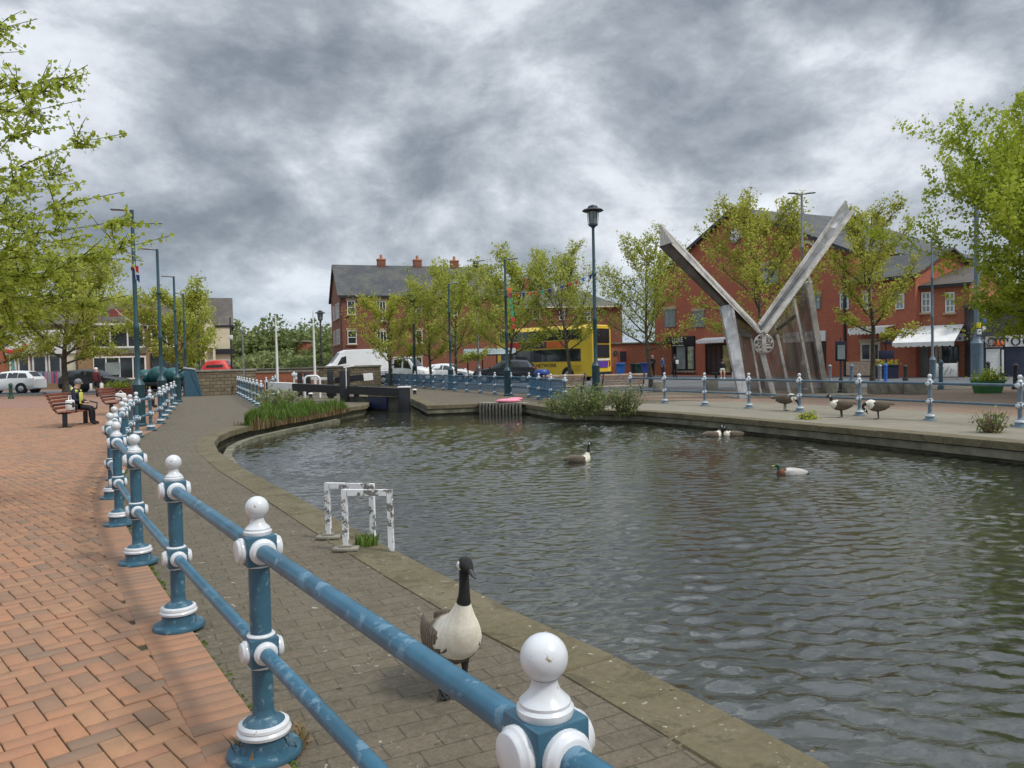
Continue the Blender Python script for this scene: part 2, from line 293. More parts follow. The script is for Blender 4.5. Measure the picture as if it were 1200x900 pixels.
        if rz is not None: o.rotation_euler[2]=rz
        if any(s.sm):
            me.set_sharp_from_angle(angle=math.radians(42)) if hasattr(me,'set_sharp_from_angle') else None
        me.update(); return o
def tag(o,label,cat,group=None):
    o['label']=label; o['category']=cat
    if group: o['group']=group
    return o
def thing(name,label,cat,loc=(0,0,0),rz=0.,group=None):
    o=bpy.data.objects.new(name,None); C.objects.link(o); o.location=loc; o.rotation_euler[2]=rz; return tag(o,label,cat,group)
def struct(o,kind='structure'): o['kind']=kind; return o
def dup(o,parent=None):
    c=o.copy(); C.objects.link(c); c.parent=parent
    for ch in o.children: dup(ch,c)
    return c
def text(s,size,name,m,parent,loc,rot=(PI/2,0,0),depth=.01,align='CENTER'):
    cu=bpy.data.curves.new('t','FONT'); cu.body=s; cu.size=size; cu.extrude=depth; cu.align_x=align; cu.align_y='CENTER'
    to=bpy.data.objects.new('t',cu); C.objects.link(to); dg=bpy.context.evaluated_depsgraph_get(); me=bpy.data.meshes.new_from_object(to.evaluated_get(dg)); bpy.data.objects.remove(to)
    me.materials.clear(); me.materials.append(m); o=bpy.data.objects.new(name,me); C.objects.link(o); o.parent=parent; o.location=loc; o.rotation_euler=rot; return o
def leafmesh(name,pos,size,m,parent,rng,fold=False,updir=None,tint=None,szvar=.35):
    """many small leaf faces; pos (n,3)"""
    pos=np.asarray(pos,dtype=float); n=len(pos); a=rng.normal(size=(n,3)); a/=np.linalg.norm(a,axis=1)[:,None]
    if updir is not None: a=a*.8+np.array(updir); a/=np.linalg.norm(a,axis=1)[:,None]
    b=rng.normal(size=(n,3)); b-=a*(a*b).sum(1)[:,None]; b/=np.linalg.norm(b,axis=1)[:,None]; c=np.cross(a,b)
    s=size*(1+szvar*rng.normal(size=n)).clip(.45,1.8); s=s[:,None]
    if fold:
        shp=[(0,-.5,0),(.42,-.28,.10),(.38,.15,.12),(0,.6,0),(-.38,.15,.12),(-.42,-.28,.10)]; fc=[(0,1,2,3),(0,3,4,5)]
    else: shp=[(0,-.5,0),(.4,0,.08),(0,.55,0),(-.4,0,.08)]; fc=[(0,1,2,3)]
    k=len(shp); V=np.zeros((n,k,3))
    for i,(u,w,q) in enumerate(shp): V[:,i]=pos+s*(u*b+w*c+q*a)
    F=(np.arange(n)[:,None,None]*k+np.array(fc)[None]).reshape(-1,4)
    me=bpy.data.meshes.new(name); me.vertices.add(n*k); me.vertices.foreach_set('co',V.ravel()); me.loops.add(F.size); me.loops.foreach_set('vertex_index',F.ravel().astype(np.int32)); me.polygons.add(len(F)); me.polygons.foreach_set('loop_start',(np.arange(len(F))*4).astype(np.int32)); me.polygons.foreach_set('loop_total',np.full(len(F),4,np.int32)) if False else None
    me.update(calc_edges=True)
    t=me.attributes.new('tint','FLOAT','FACE'); tv=rng.random(n) if tint is None else tint; t.data.foreach_set('value',np.repeat(tv,len(fc)).astype(np.float32))
    me.materials.append(m); o=bpy.data.objects.new(name,me); C.objects.link(o); o.parent=parent; return o
# ================================================================ GROUND, WATER, QUAYS
WZ=-.38
# water edge, counter-clockwise seen from above is not assumed; 'near' runs from behind the camera to the lock, 'far' back again
near=[(9.0,-10.4),(4.1,-2.0),(1.2,2.93),(.95,3.37),(.52,4.09),(.08,4.72),(-.7,5.99),(-1.10,6.66),(-1.40,7.16),(-2.8,9.6),(-4.21,11.99),(-5.63,14.65),(-6.35,16.3),(-6.85,17.9),(-7.1,19.3),(-7.16,20.9),(-6.95,22.6),(-6.6,24.6),(-6.3,26.6),(-6.1,28.6),(-5.72,30.2),(-6.15,33.5),(-6.9,37.),(-8.2,43.)]
far=[(-6.2,43.),(-5.2,37.2),(-4.55,34.6),(-3.2,28.7),(-1.07,29.28),(.42,28.3),(1.52,24.9),(2.6,23.95),(3.88,23.1),(4.78,21.6),(6.84,17.15),(8.68,13.04),(11.2,7.4),(16,-3.2),(20,-12.)]
ring=near+far
def offset(poly,d,closed=True):
    n=len(poly); r=[]
    for i in range(n):
        a=Vector(poly[(i-1)%n] if closed or i>0 else poly[i]); b=Vector(poly[i]); c=Vector(poly[(i+1)%n] if closed or i<n-1 else poly[i])
        e1=(b-a); e2=(c-b)
        if e1.length<1e-6: e1=e2
        if e2.length<1e-6: e2=e1
        n1=Vector((-e1.y,e1.x)).normalized(); n2=Vector((-e2.y,e2.x)).normalized(); nn=(n1+n2); 
        if nn.length<.2: nn=n1
        nn.normalize(); k=1/max(.55,nn.dot(n1)); r.append((b.x+nn.x*d*k,b.y+nn.y*d*k))
    return r
# left normal of travel direction on 'near' (heading away) points to the land
def strip(poly,d0,d1,z0,z1,mb,closed=True,mi=0):
    p0=offset(poly,d0,closed); p1=offset(poly,d1,closed); n=len(poly); vs=[]
    for a,b in zip(p0,p1): vs+= [(a[0],a[1],z0),(a[0],a[1],z1),(b[0],b[1],z1),(b[0],b[1],z0)]
    fs=[]
    for i in range(n if closed else n-1):
        j=(i+1)%n
        for k in range(4): fs.append((i*4+k,i*4+(k+1)%4,j*4+(k+1)%4,j*4+k))
    if not closed: fs+= [(0,1,2,3),((n-1)*4+3,(n-1)*4+2,(n-1)*4+1,(n-1)*4)]
    mb.add(vs,fs,mi)
hole=offset(ring,.34)
outer=[(-900,-60),(900,-60),(900,1500),(-900,1500)]
tess=geometry.tessellate_polygon([[Vector((x,y,0)) for x,y in outer],[Vector((x,y,0)) for x,y in hole]])
allv=[(x,y,-.004) for x,y in outer+hole]
g=MB(); g.add(allv,[tuple(t) for t in tess]); ground=struct(g.build('ground',settm))
for p in ground.data.polygons:
    if p.normal.z<0: p.flip()
def wave_sheet():
    rg=np.random.default_rng(5); xs=np.concatenate([np.arange(-9.,-1.,.06),np.arange(-1,10.,.045),np.arange(10,21,.1)]); ys=np.concatenate([np.arange(-12,1.5,.3),np.arange(1.5,14,.038),np.arange(14,24,.06),np.arange(24,46.5,.14)]); X,Y=np.meshgrid(xs,ys); Z=np.zeros_like(X)
    for k in range(120):
        lam=.10*(.33/.10)**rg.random()**1.1; th=PI/2+rg.normal()*.50+.10; A_=.0078*lam**1.0*(.6+.8*rg.random()); ph=rg.random()*2*PI
        wx=.10*np.sin(X*.7+k)+.08*np.sin(Y*.9+2.*k); Z+=A_*.55*np.sin(2*PI/lam*(X*math.cos(th)+Y*math.sin(th)+wx*.8)+ph)
    for k in range(6): lam=2.+2*rg.random(); th=PI/2+rg.normal()*.6; Z+=.0028*np.sin(2*PI/lam*(X*math.cos(th)+Y*math.sin(th))+k)
    pat=.85+.3*np.sin(X*.55+1.3*np.sin(Y*.21))*np.sin(Y*.33+.8*np.sin(X*.4)); Z*=pat; Z=WZ+Z
    nx,ny=len(xs),len(ys); V=np.stack([X,Y,Z],2).reshape(-1,3); a=(np.arange(ny-1)[:,None]*nx+np.arange(nx-1)[None]).ravel(); F=np.stack([a,a+1,a+1+nx,a+nx],1)
    me=bpy.data.meshes.new('water'); me.vertices.add(len(V)); me.vertices.foreach_set('co',V.ravel()); me.loops.add(F.size); me.loops.foreach_set('vertex_index',F.ravel().astype(np.int32)); me.polygons.add(len(F)); me.polygons.foreach_set('loop_start',(np.arange(len(F))*4).astype(np.int32)); me.update(calc_edges=True); me.polygons.foreach_set('use_smooth',np.ones(len(F),bool)); me.materials.append(waterm)
    o=bpy.data.objects.new('water',me); C.objects.link(o); return struct(o)
wave_sheet()
w=MB(); w.quad((-40,-40,-1.9),(60,-40,-1.9),(60,60,-1.9),(-40,60,-1.9)); struct(w.build('canal_bed',quaym,fix=False))
q=MB(); strip(ring,.14,.5,-2,-.135,q); struct(q.build('quay_wall',quaym))
# coping stones: one run with joints cut as separate blocks along the edge
def coping(poly,width,zb,zt,out_,name,m,blk,closed=False,jit=.004):
    mb=MB(); rs=random.Random(3)
    for i in range(len(poly)-1):
        pass
    # resample
    P=[Vector(p) for p in poly]; acc=[P[0]]
    for a,b in zip(P,P[1:]):
        n=max(1,round((b-a).length/blk))
        for k in range(1,n+1): acc.append(a.lerp(b,k/n))
    A0=offset([tuple(p) for p in acc],out_,False); A1=offset([tuple(p) for p in acc],width,False)
    for i in range(len(acc)-1):
        z=zt+rs.uniform(-jit,jit); g_=.006/max(.1,(acc[i+1]-acc[i]).length)
        a,b,c,d=[Vector(x) for x in (A0[i],A0[i+1],A1[i+1],A1[i])]
        a2=a.lerp(b,g_);b2=b.lerp(a,g_);c2=c.lerp(d,g_);d2=d.lerp(c,g_); ch=.012
        lo_=[(p.x,p.y,zb) for p in (a2,b2,c2,d2)]; mid=[(p.x,p.y,z-ch) for p in (a2,b2,c2,d2)]
        cen=(a2+b2+c2+d2)/4; top=[(p.x+(cen.x-p.x)/((cen-p).length+1e-6)*ch,p.y+(cen.y-p.y)/((cen-p).length+1e-6)*ch,z) for p in (a2,b2,c2,d2)]
        mb.add(lo_+mid+top,[(0,1,5,4),(1,2,6,5),(2,3,7,6),(3,0,4,7),(4,5,9,8),(5,6,10,9),(6,7,11,10),(7,4,8,11),(8,9,10,11)])
    return struct(mb.build(name,m))
coping(near,.37,-.14,.004,0,'coping_near',stone,1.6)
coping(far,.50,-.13,.006,0,'coping_far',stone,1.3)
q=MB(); strip(far,.035,.4,-.30,-.15,q,closed=False); struct(q.build('quay_ledge',conc_d))
q=MB(); strip(near[11:19],-.34,-.16,-1.5,-.27,q,closed=False); struct(q.build('canal_ledge',conc_d))
# ---- railing line on the near side
post_xy=[(2.0,-1.9),(1.10,-.14),(.05,1.47),(-1.05,3.12),(-2.08,4.69),(-3.10,6.28),(-4.06,7.86),(-4.98,9.5),(-5.75,11.1),(-6.5,12.8),(-7.3,14.5),(-8.1,16.3),(-8.85,18.1),(-9.4,19.95),(-10.22,22.3),(-11.15,24.6),(-12.2,27.2),(-13.2,29.8),(-14.4,32.8),(-15.6,35.6),(-16.9,38.4),(-18.1,41.)]
bandline=[(2.9,-3.6)]+[(x+.05,y) for x,y in post_xy]
bandline=bandline[:-2]+[(-17.0,38.5),(-18.4,42.)]
def dense(poly,n=6):
    r=[]; P=[Vector(p) for p in poly]
    for i in range(len(P)-1):
        p0=P[max(i-1,0)];p1=P[i];p2=P[i+1];p3=P[min(i+2,len(P)-1)]
        for k in range(n):
            t=k/n; r.append(.5*((2*p1)+(p2-p0)*t+(2*p0-5*p1+4*p2-p3)*t*t+(3*p1-p0-3*p2+p3)*t**3))
    r.append(P[-1]); return [tuple(x) for x in r]
bl=dense(bandline)
# brick plaza: bed sheet + individually laid herringbone bricks
left_edge=offset(bl,.02,False)
bed=[(x,y) for x,y in left_edge]+[(-20,50.5),(-110,50.5),(-110,-20),(2.9,-20)]
def sheet(poly,z,name,m):
    t=geometry.tessellate_polygon([[Vector((x,y,0)) for x,y in poly]]); mb=MB(); mb.add([(x,y,z) for x,y in poly],[tuple(q) for q in t]); o=mb.build(name,m,fix=False)
    for p in o.data.polygons:
        if p.normal.z<0: p.flip()
    return struct(o)
def jointm():
    s=SB('joint sand'); c=s.mix(s.rng(s.noise(.8,6,.65),.4,.65),(.06,.05,.03),(.045,.05,.018)); s.bump(s.noise(60,4,.6),.6,.006); return s.done(c,.95)
def brick_top_m():
    s=SB('clay paver'); at=s.n('ShaderNodeAttribute',attribute_name='tint'); cr=s.n('ShaderNodeValToRGB'); s.link(at.outputs['Fac'],cr.inputs[0]); e=cr.color_ramp
    e.elements[0].position=0; e.elements[0].color=(.22,.145,.095,1); e.elements[1].position=1; e.elements[1].color=(.42,.225,.115,1)
    for p_,c_ in ((.12,(.29,.165,.10,1)),(.4,(.37,.18,.10,1)),(.7,(.41,.195,.10,1))): q=e.elements.new(p_); q.color=c_
    big=s.rng(s.noise(.45,6,.65),.32,.68); c=s.mix(s.math('MULTIPLY',big,.5),cr.outputs[0],(.25,.165,.11)); d2=s.rng(s.noise(1.7,8,.75,dist=.6),.48,.62); c=s.mix(s.math('MULTIPLY',d2,.35),c,(.17,.125,.08)); m2=s.rng(s.noise(6,6,.7),.35,.7); c=s.mix(s.math('MULTIPLY',m2,.22),c,(.20,.13,.085))
    gr=s.rng(s.noise(120,3,.6),.3,.7); c=s.mix(s.math('MULTIPLY',gr,.22),c,(.17,.085,.05)); sc=s.rng(s.map and s.noise(5,7,.75,s.map(scale=(1,4,1))),.62,.66); c=s.mix(s.math('MULTIPLY',sc,.15),c,(.36,.28,.22))
    sp=s.rng(s.noise(8.5,2,.5),.775,.785); c=s.mix(s.math('MULTIPLY',sp,.8),c,(.5,.46,.38)); s.bump(s.noise(140,4,.65),.35,.004); return s.done(c,.82)
jm=jointm(); bm_=brick_top_m()
sheet(bed,.0,'plaza_bed',jm)
def brickmesh(name,rects,z,tints):
    """rects: list of 4 corner tuples"""
    n=len(rects); R_=np.array(rects,dtype=float); cen=R_.mean(1,keepdims=True); d=R_-cen; ln=np.linalg.norm(d,axis=2,keepdims=True)
    top=R_-d/ln*.0045; V=np.zeros((n,12,3)); V[:,:4,:2]=R_; V[:,:4,2]=-.002; V[:,4:8,:2]=R_; V[:,4:8,2]=z[:,None]-.003; V[:,8:,:2]=top; V[:,8:,2]=z[:,None]
    q=[(0,1,5,4),(1,2,6,5),(2,3,7,6),(3,0,4,7),(4,5,9,8),(5,6,10,9),(6,7,11,10),(7,4,8,11),(8,9,10,11)]
    F=(np.arange(n)[:,None,None]*12+np.array(q)[None]).reshape(-1,4)
    me=bpy.data.meshes.new(name); me.vertices.add(n*12); me.vertices.foreach_set('co',V.ravel()); me.loops.add(F.size); me.loops.foreach_set('vertex_index',F.ravel().astype(np.int32)); me.polygons.add(len(F)); me.polygons.foreach_set('loop_start',(np.arange(len(F))*4).astype(np.int32)); me.update(calc_edges=True)
    t=me.attributes.new('tint','FLOAT','FACE'); t.data.foreach_set('value',np.repeat(tints,9).astype(np.float32)); me.materials.append(bm_)
    o=bpy.data.objects.new(name,me); C.objects.link(o); return struct(o)
dv=G(85.3,852)-G(24,870.7); hang=math.atan2(dv.y,dv.x)
ca,sa=math.cos(hang),math.sin(hang); w_=.1; rects=[]; blv=np.array(bl)
XR=[]
for i in range(-420,420):
    for j in range(-110,110):
        bx,by=i+4*j if False else i, 0
        pass
    break
def side_x(y): return np.interp(y,blv[:,1],blv[:,0])
gx=[]
for a in range(-500,500):
    for b in range(-130,130):
        # lattice a*(1,1)+b*(4,0)
        ox,oy=a+4*b,a
        if abs(ox)>520: continue
        for (x0,y0,x1,y1) in ((ox,oy,ox+2,oy+1),(ox+2,oy-1,ox+3,oy+1)):
            mxx,myy=(x0+x1)/2*w_,(y0+y1)/2*w_; wx=mxx*ca-myy*sa; wy=mxx*sa+myy*ca
            if not(-1.5<wy<34): continue
            if wx<-.72*wy-5.5: continue
            if wx>side_x(wy)-.24: continue
            gx.append((x0,y0,x1,y1))
gap=.0035
for x0,y0,x1,y1 in gx:
    c_=[(x0*w_+gap,y0*w_+gap),(x1*w_-gap,y0*w_+gap),(x1*w_-gap,y1*w_-gap),(x0*w_+gap,y1*w_-gap)]
    rects.append([(x*ca-y*sa,x*sa+y*ca) for x,y in c_])
n=len(rects); z=.020+RNG.normal(size=n)*.0018; brickmesh('plaza_bricks',rects,z-.010,RNG.random(n))
rest=[(-20.0,50.4),(-110,50.4),(-110,34.05)]+[(side_x(34.05)-.25,34.05)]+[(side_x(y)-.25,y) for y in (36,38,40,42)]
sheet(rest,.0095,'plaza_far',pave_brown); sheet([(-110,-20),(-24,-20),(-24,34.0),(-110,34.0)],.009,'plaza_left',pave_brown)
# soldier course band under the posts
bi=offset(bl,.262,False); bo=offset(bl,-.02,False); rects=[]
Lacc=0; P=[]; 
def resample(a,b,step):
    A_=np.array(a);B_=np.array(b); s_=np.concatenate([[0],np.cumsum(np.linalg.norm(np.diff((A_+B_)/2,axis=0),axis=1))]); t=np.arange(0,s_[-1],step)
    f=lambda M,k:np.interp(t,s_,M[:,k]); return np.stack([f(A_,0),f(A_,1)],1),np.stack([f(B_,0),f(B_,1)],1)
ra,rb=resample(bi,bo,.104)
for i in range(len(ra)-1):
    if ra[i][1]>34: break
    for u0,u1 in ((.0,1.),):
        f=lambda P_,Q_,u: P_*(1-u)+Q_*u
        a=f(ra[i],rb[i],u0);b=f(ra[i+1],rb[i+1],u0);c=f(ra[i+1],rb[i+1],u1);d=f(ra[i],rb[i],u1); cc=(a+b+c+d)/4
        sh=lambda p: tuple(cc+(p-cc)*np.array([.94,.965])); rects.append([sh(a),sh(b),sh(c),sh(d)])
n=len(rects); brickmesh('border_bricks',rects,0.0135+RNG.normal(size=n)*.001,RNG.random(n)*.8)
# roads and far paving
sheet([(-130,50.5),(-21.5,50.5),(-21.5,47),(-17.9,44.9),(-16,52),(-14,62),(-130,66)],.008,'road_left',asph)
k_=MB(); k_.box((-74,50.45,.05),(106,.15,.09)); struct(k_.build('kerb_left',conc))
sheet([(-130,66),(-14,62),(-14,72),(-130,78)],.012,'pavement_left',pave_brown)
# far bank: pale flag strip, brown block plaza, road, shop pavement
fl0=offset(far,.5,False); fl1=offset(far,5.4,False)
sheet([p for p in fl0[6:]]+[p for p in fl1[6:]][::-1],.004,'flagstone_strip',flag_m)
sheet([(2.2,32.5),(40,30.5),(40,-12)]+[(x,y) for x,y in fl1[8:]][::-1],.003,'plaza_right',plaza_r)
sheet([(-12,60),(-2,46),(.5,39.5),(2,36.6),(20,35.2),(60,33.5),(60,44),(27,47.5),(14,66),(-10,75),(-60,90),(-60,75)],.008,'road_right',asph)
sheet([(14,66.1),(27,47.6),(60,44.1),(60,60),(20,90),(-20,90),(-10,75.1)],.012,'pavement_right',pave_brown)
# distant hills
mb=MB(); N_=60; vs=[]
for i in range(N_+1):
    x=-700+1400*i/N_; h=7+6*math.sin(i*.35)+4*math.sin(i*.9+1)+(10 if -420<x<-60 else 0); vs+=[(x,620,-1),(x,640,h*.75),(x,900,h*.8)]
mb.add(vs,[(3*i+k,3*(i+1)+k,3*(i+1)+k+1,3*i+k+1) for i in range(N_) for k in (0,1)],0,True)
struct(mb.build('hills',mat('distant hillside',(.10,.13,.14),.95,.3,.02)))
# ================================================================ RAILINGS
def shaft(mb,h=.86):
    mb.lathe([(.150,0),(.152,.012),(.146,.024),(.100,.027),(.098,.032),(.097,.086),(.090,.09)],n=32)
    mb.lathe([(.088,.135),(.070,.150),(.052,.158),(.044,.168),(.0425,.20),(.0425,.37)],n=24); mb.bbox((0,0,.437),(.115,.115,.118),.006); mb.lathe([(.0425,.49),(.0425,.80)],n=24); mb.bbox((0,0,.858),(.122,.122,.122),.006)
def ring_part(mb): mb.lathe([(.09,.086),(.106,.092),(.109,.104),(.103,.114),(.100,.116),(.103,.120),(.101,.131),(.088,.138)],n=32)
def collar(mb): mb.lathe([(.0435,0),(.056,.003),(.057,.008),(.050,.015)],n=24)
def boss(mb):
    r=.053; prof=[(-.003,r),(.012,r),(.016,r*.93),(.019,r*.88),(.026,r*.84),(.028,r*.78)]; mb.tube([(o,0,0) for o,_ in prof],[q for _,q in prof],24)
def finial(mb,R_=.047):
    mb.lathe([(.054,.919),(.056,.925),(.056,.934),(.050,.940),(.050,.946),(.044,.952),(.031,.966),(.026,.980),(.026,.990)],n=28); mb.sph((0,0,1.03),R_,28)
MESH={}
def protomesh(key,fn,m):
    if key not in MESH: mb=MB(); fn(mb); o=mb.build(key,m); MESH[key]=o.data; bpy.data.objects.remove(o)
    return MESH[key]
def mobj(name,me,parent,loc=(0,0,0),rz=0.,sc=None):
    o=bpy.data.objects.new(name,me); C.objects.link(o); o.parent=parent; o.location=loc; o.rotation_euler[2]=rz
    if sc: o.scale=sc
    return o
def railing(name,label,pts,group=None,zb=.004,zs=1.,blue_m=blue,rail_m=blue_rail,bars=False,hz=(.437,.858),ends=(False,False)):
    t=thing(name,label,'railing',(*pts[0],zb),0,group); o0=Vector(pts[0]); t.scale[2]=zs
    for i,p in enumerate(pts):
        a=Vector(pts[max(i-1,0)]); b=Vector(pts[min(i+1,len(pts)-1)]); an=math.atan2((b-a).y,(b-a).x)
        P_=mobj('post',protomesh('post'+blue_m.name,shaft,blue_m),t,(p[0]-o0.x,p[1]-o0.y,0),an)
        mobj('base_ring',protomesh('ringp',ring_part,white),P_); [mobj('collar',protomesh('collp',collar,white),P_,(0,0,z_)) for z_ in (.366,.494,.786)]
        for z_,of_,sc_ in ((.437,.0575,.9),(.858,.061,1.)):
            for k_ in range(4): mobj('boss',protomesh('bossp',boss,white),P_,(of_*math.cos(k_*PI/2),of_*math.sin(k_*PI/2),z_),k_*PI/2,(sc_,)*3)
        mobj('finial',protomesh('finp',finial,white),P_)
        if i<len(pts)-1:
            q_=Vector(pts[i+1]); d=(q_-Vector(p)).normalized(); s_=Vector(p)+d*.075-o0; e_=q_-d*.075-o0
            for z_ in hz:
                mb=MB(); mb.tube([(s_.x,s_.y,z_),(e_.x,e_.y,z_)],.0325 if z_>.6 else .029,16); mb.build('rail',rail_m,t)
            if bars:
                mb=MB(); n=int((e_-s_).length/.11); 
                for k in range(1,n): c=s_.lerp(e_,k/n); mb.box((c.x,c.y,.49),(.022,.022,.72))
                mb.beam((s_.x,s_.y,.13),(e_.x,e_.y,.13),.03,.03); mb.build('infill_bars',blue_m,t)
    return t
railing('railing','blue railing with white ball finials curving along the brick plaza in the foreground',post_xy[:-3],zb=.0125,zs=.985)
R1=[(9.0,19.7),(8.05,21.55),(7.2,23.4),(6.28,25.1),(5.34,26.95),(4.40,28.6)]
pr=[(13.2,10.2),(12.3,12.05),(11.4,13.95),(10.5,15.9),(9.72,17.9),(8.89,19.7)]+R1[1:]
railing('railing','grey blue two rail railing on the far quay in front of the steel sculpture',pr,blue_m=blue_l,rail_m=mat('weathered rail paint',(.075,.125,.165),.45,.2,6.))
pl=[(1.9,27.6),(1.5,29.6),(1.1,31.6),(.75,33.6)]; a_,b_=Vector((.75,33.6)),Vector((-9.5,58)); nn=int((b_-a_).length/2)
pl+= [tuple(a_.lerp(b_,k/nn)) for k in range(1,nn+1)]
railing('railing','blue railing with upright bars and white finials beside the lock mouth',pl,blue_m=mat('bright blue rail paint',(.045,.115,.19),.4,.15,4.),bars=True)
a_,b_=Vector((-9.52,29.2)),Vector((-16.1,45.2)); railing('railing','blue railing rising from the grassy bank to the stone wall',[tuple(a_.lerp(b_,k/8)) for k in range(9)])
railing('railing','short blue railing with white finials beside the white tipped lock beam',[(-12.0,37.6),(-12.9,41.5),(-14.6,47.5)])
# steel plate barrier and stone wall at the head of the ramp
mb=MB(); a=A(221,464,43.5); b=A(235,464,43.5); mb.prism([(0,0),(1.0,0),(.62,1.52),(0,1.62)],0,.05); o=mb.build('barrier_plate',blue); 
t=thing('metal_barrier','solid blue steel plate barrier butting against the stone wall','barrier',(-18.55,43.6,0),0); o.parent=t
mb=MB(); mb.beam((-.02,.025,1.64),(.64,.025,1.54),.12,.06); mb.build('capping',white,t); mb=MB(); mb.tube([(.95,-.02,.03),(.45,-.06,1.45)],.02,6); mb.build('stay',blue,t)
wl=thing('stone_wall','coursed stone wall closing the paved ramp, left of the thin grey pole','wall',(-18.2,44.1,0),math.atan2(2.2,2.9))
mb=MB(); mb.box((1.75,.2,.68),(3.6,.4,1.36)); mb.build('wall_face',rubble,wl); mb=MB(); mb.bbox((1.75,.2,1.42),(3.7,.5,.12),.02); mb.build('coping',conc,wl)
# ladder hoops
def hoop(name,label,p0,p1,h,grp,dark):
    t=thing(name,label,'hoop',(*p0,0),0,grp); d=Vector(p1)-Vector(p0); r=.028
    mb=MB(); pts=[(0,0,0),(0,0,h-.012)]+[(d.x*f,d.y*f,h-.012+q) for f,q in ((.012,.010),(.04,.012),(.96,.012),(.988,.010))]+[(d.x,d.y,h-.012),(d.x,d.y,-.06 if dark else -.3)]
    L0=(0,0,0);L1=(0,0,h);M0=(d.x,d.y,-.06 if dark else -.3);M1=(d.x,d.y,h); dn=d.normalized()
    mb.beam(L0,L1,.034,.047,up=(dn.x,dn.y,0)); mb.beam(M0,M1,.034,.047,up=(dn.x,dn.y,0)); q0=Vector((dn.x*.03,dn.y*.03,h-.026)); mb.beam(q0,Vector((d.x,d.y,h-.026))-Vector((dn.x*.03,dn.y*.03,0)),.036,.052)
    mb.build('hoop_bar',whitep,t); mb=MB(); mb.bbox((0,0,.018),(.22,.11,.03),.008); mb.box((0,0,.04),(.1,.08,.02)); mb.build('foot_plate',conc,t); return t
hoop('ladder_hoop','peeling white metal hoop standing further back at the canal ladder',(-1.72,7.05),(-1.29,6.93),.52,'canal ladder handrails',False)
hoop('ladder_hoop','peeling white hoop with bare grey leg tops, nearer of the two at the ladder',(-1.46,6.58),(-1.06,6.52),.53,'canal ladder handrails',True)
# ================================================================ LOCK
gp=A(314,452,36.2); gq=A(474,460,31.3)
lk=thing('lock_gate','black lock gate with white tipped balance beam across the lock mouth','lock gate',(0,0,0)); 
pm=A(408,455,33.2)
mb=MB(); u=(gq-gp).normalized(); mb.beam(gp+u*1.9,gq,.32,.34); mb.build('balance_beam',black,lk)
mb=MB(); mb.beam(gp,gp+u*1.9,.34,.36); mb.build('beam_tip',white_flat,lk)
mb=MB(); mb.bbox((gp.x+.02,gp.y-.1,gp.z),(.06,.35,.36),.01); mb.build('beam_end',black,lk)
hx=gp+u*((gq-gp).length*.60)
mb=MB(); mb.bbox((hx.x,hx.y-.1,.35),(.36,.34,2.0),.03); mb.bbox((hx.x+.55,hx.y-.3,.1),(.2,.2,1.2),.02); mb.build('heel_post',black,lk)
mb=MB(); mb.bbox((gq.x,gq.y,-.15),(.42,.4,1.5),.03); mb.build('mitre_post',black,lk); mb=MB(); mb.bbox((gq.x,gq.y,.64),(.5,.46,.06),.01); mb.build('post_cap',white_flat,lk)
mb=MB(); a=hx.lerp(gq,.08); b=hx.lerp(gq,.95); mb.beam((a.x,a.y+.05,-.55),(b.x,b.y+.05,-.55),.14,1.55); mb.build('gate_leaf',mat('wet gate timber',(.06,.058,.045),.7,.4,3.,bump=.4),lk)
mb=MB(); c=hx.lerp(gq,.5); mb.beam(hx.lerp(gq,.42)-Vector((0,.12,.48)),hx.lerp(gq,.72)-Vector((0,.12,.48)),.06,.5); mb.build('paddle_board',mat('navy paddle',(.012,.016,.05),.5,.2,3.),lk)
mb=MB(); c=hx+Vector((.12,-.25,.95)); mb.tube([c+Vector((0,0,-.9)),c],.03,8); mb.tube([c+Vector((-.1,0,.0)),c+Vector((.35,0,.06))],.035,8); mb.build('paddle_gear',white_flat,lk)
# far gate beam
t=thing('lock_gate','second black lock gate beam with white end, behind the first','lock gate',(0,0,0))
a=A(392,446,42); b=A(436,441,43); mb=MB(); mb.beam(a,a.lerp(b,.75),.3,.34); mb.build('balance_beam',black,t); mb=MB(); mb.beam(a.lerp(b,.75),b,.33,.38); mb.build('beam_tip',white_flat,t)
for px in (387,406,360): 
    c=A(px,436,41.5); mb=MB(); mb.bbox((c.x,c.y,.6),(.3,.3,1.5 if px!=360 else 1.2),.03); mb.build('gate_post',black,t)
mb=MB(); a=A(345,443,42); b=A(392,444,42); mb.beam(a,b,.3,.14); mb.build('walkway',white_flat,t)
for i,(px,lab) in enumerate(((387.5,'tall black paddle post standing behind the white tipped beam'),)):
    c=A(px,455,37.0); t=thing('paddle_post',lab,'post',(c.x,c.y,0)); mb=MB(); mb.bbox((0,0,.65),(.26,.26,1.3),.03); mb.build('post_body',black,t); mb=MB(); mb.bbox((.05,-.05,.35),(.45,.2,.5),.03); mb.build('gear_case',black,t)
c=A(347,448,40); t=thing('paddle_post','black paddle gear with white top left of the white hoop','post',(c.x,c.y,0)); mb=MB(); mb.bbox((.2,0,.6),(.22,.22,1.3),.03); mb.build('post_body',black,t); mb=MB(); mb.bbox((.0,0,1.15),(.4,.2,.16),.03);mb.tube([(-.1,0,.1),(-.1,0,1.3)],.05,8); mb.build('gear_case',white_flat,t)
t=thing('handrail_hoop','white rounded steel hoop beside the lock beam','hoop',(*A(357,450,38).xy,0)); d=A(372,450,38)-A(357,450,38); mb=MB(); r_=.09; h=1.08; x1=d.x+.12
pts=[(0,0,0),(0,0,h-.2)]+[(.2-.2*math.cos(a),0,h-.2+.2*math.sin(a)) for a in (PI/6,PI/3,PI/2)]+[(x1-.2+.2*math.sin(a),0,h-.2+.2*math.cos(a)) for a in (0,PI/6,PI/3,PI/2)]+[(x1,0,0)]
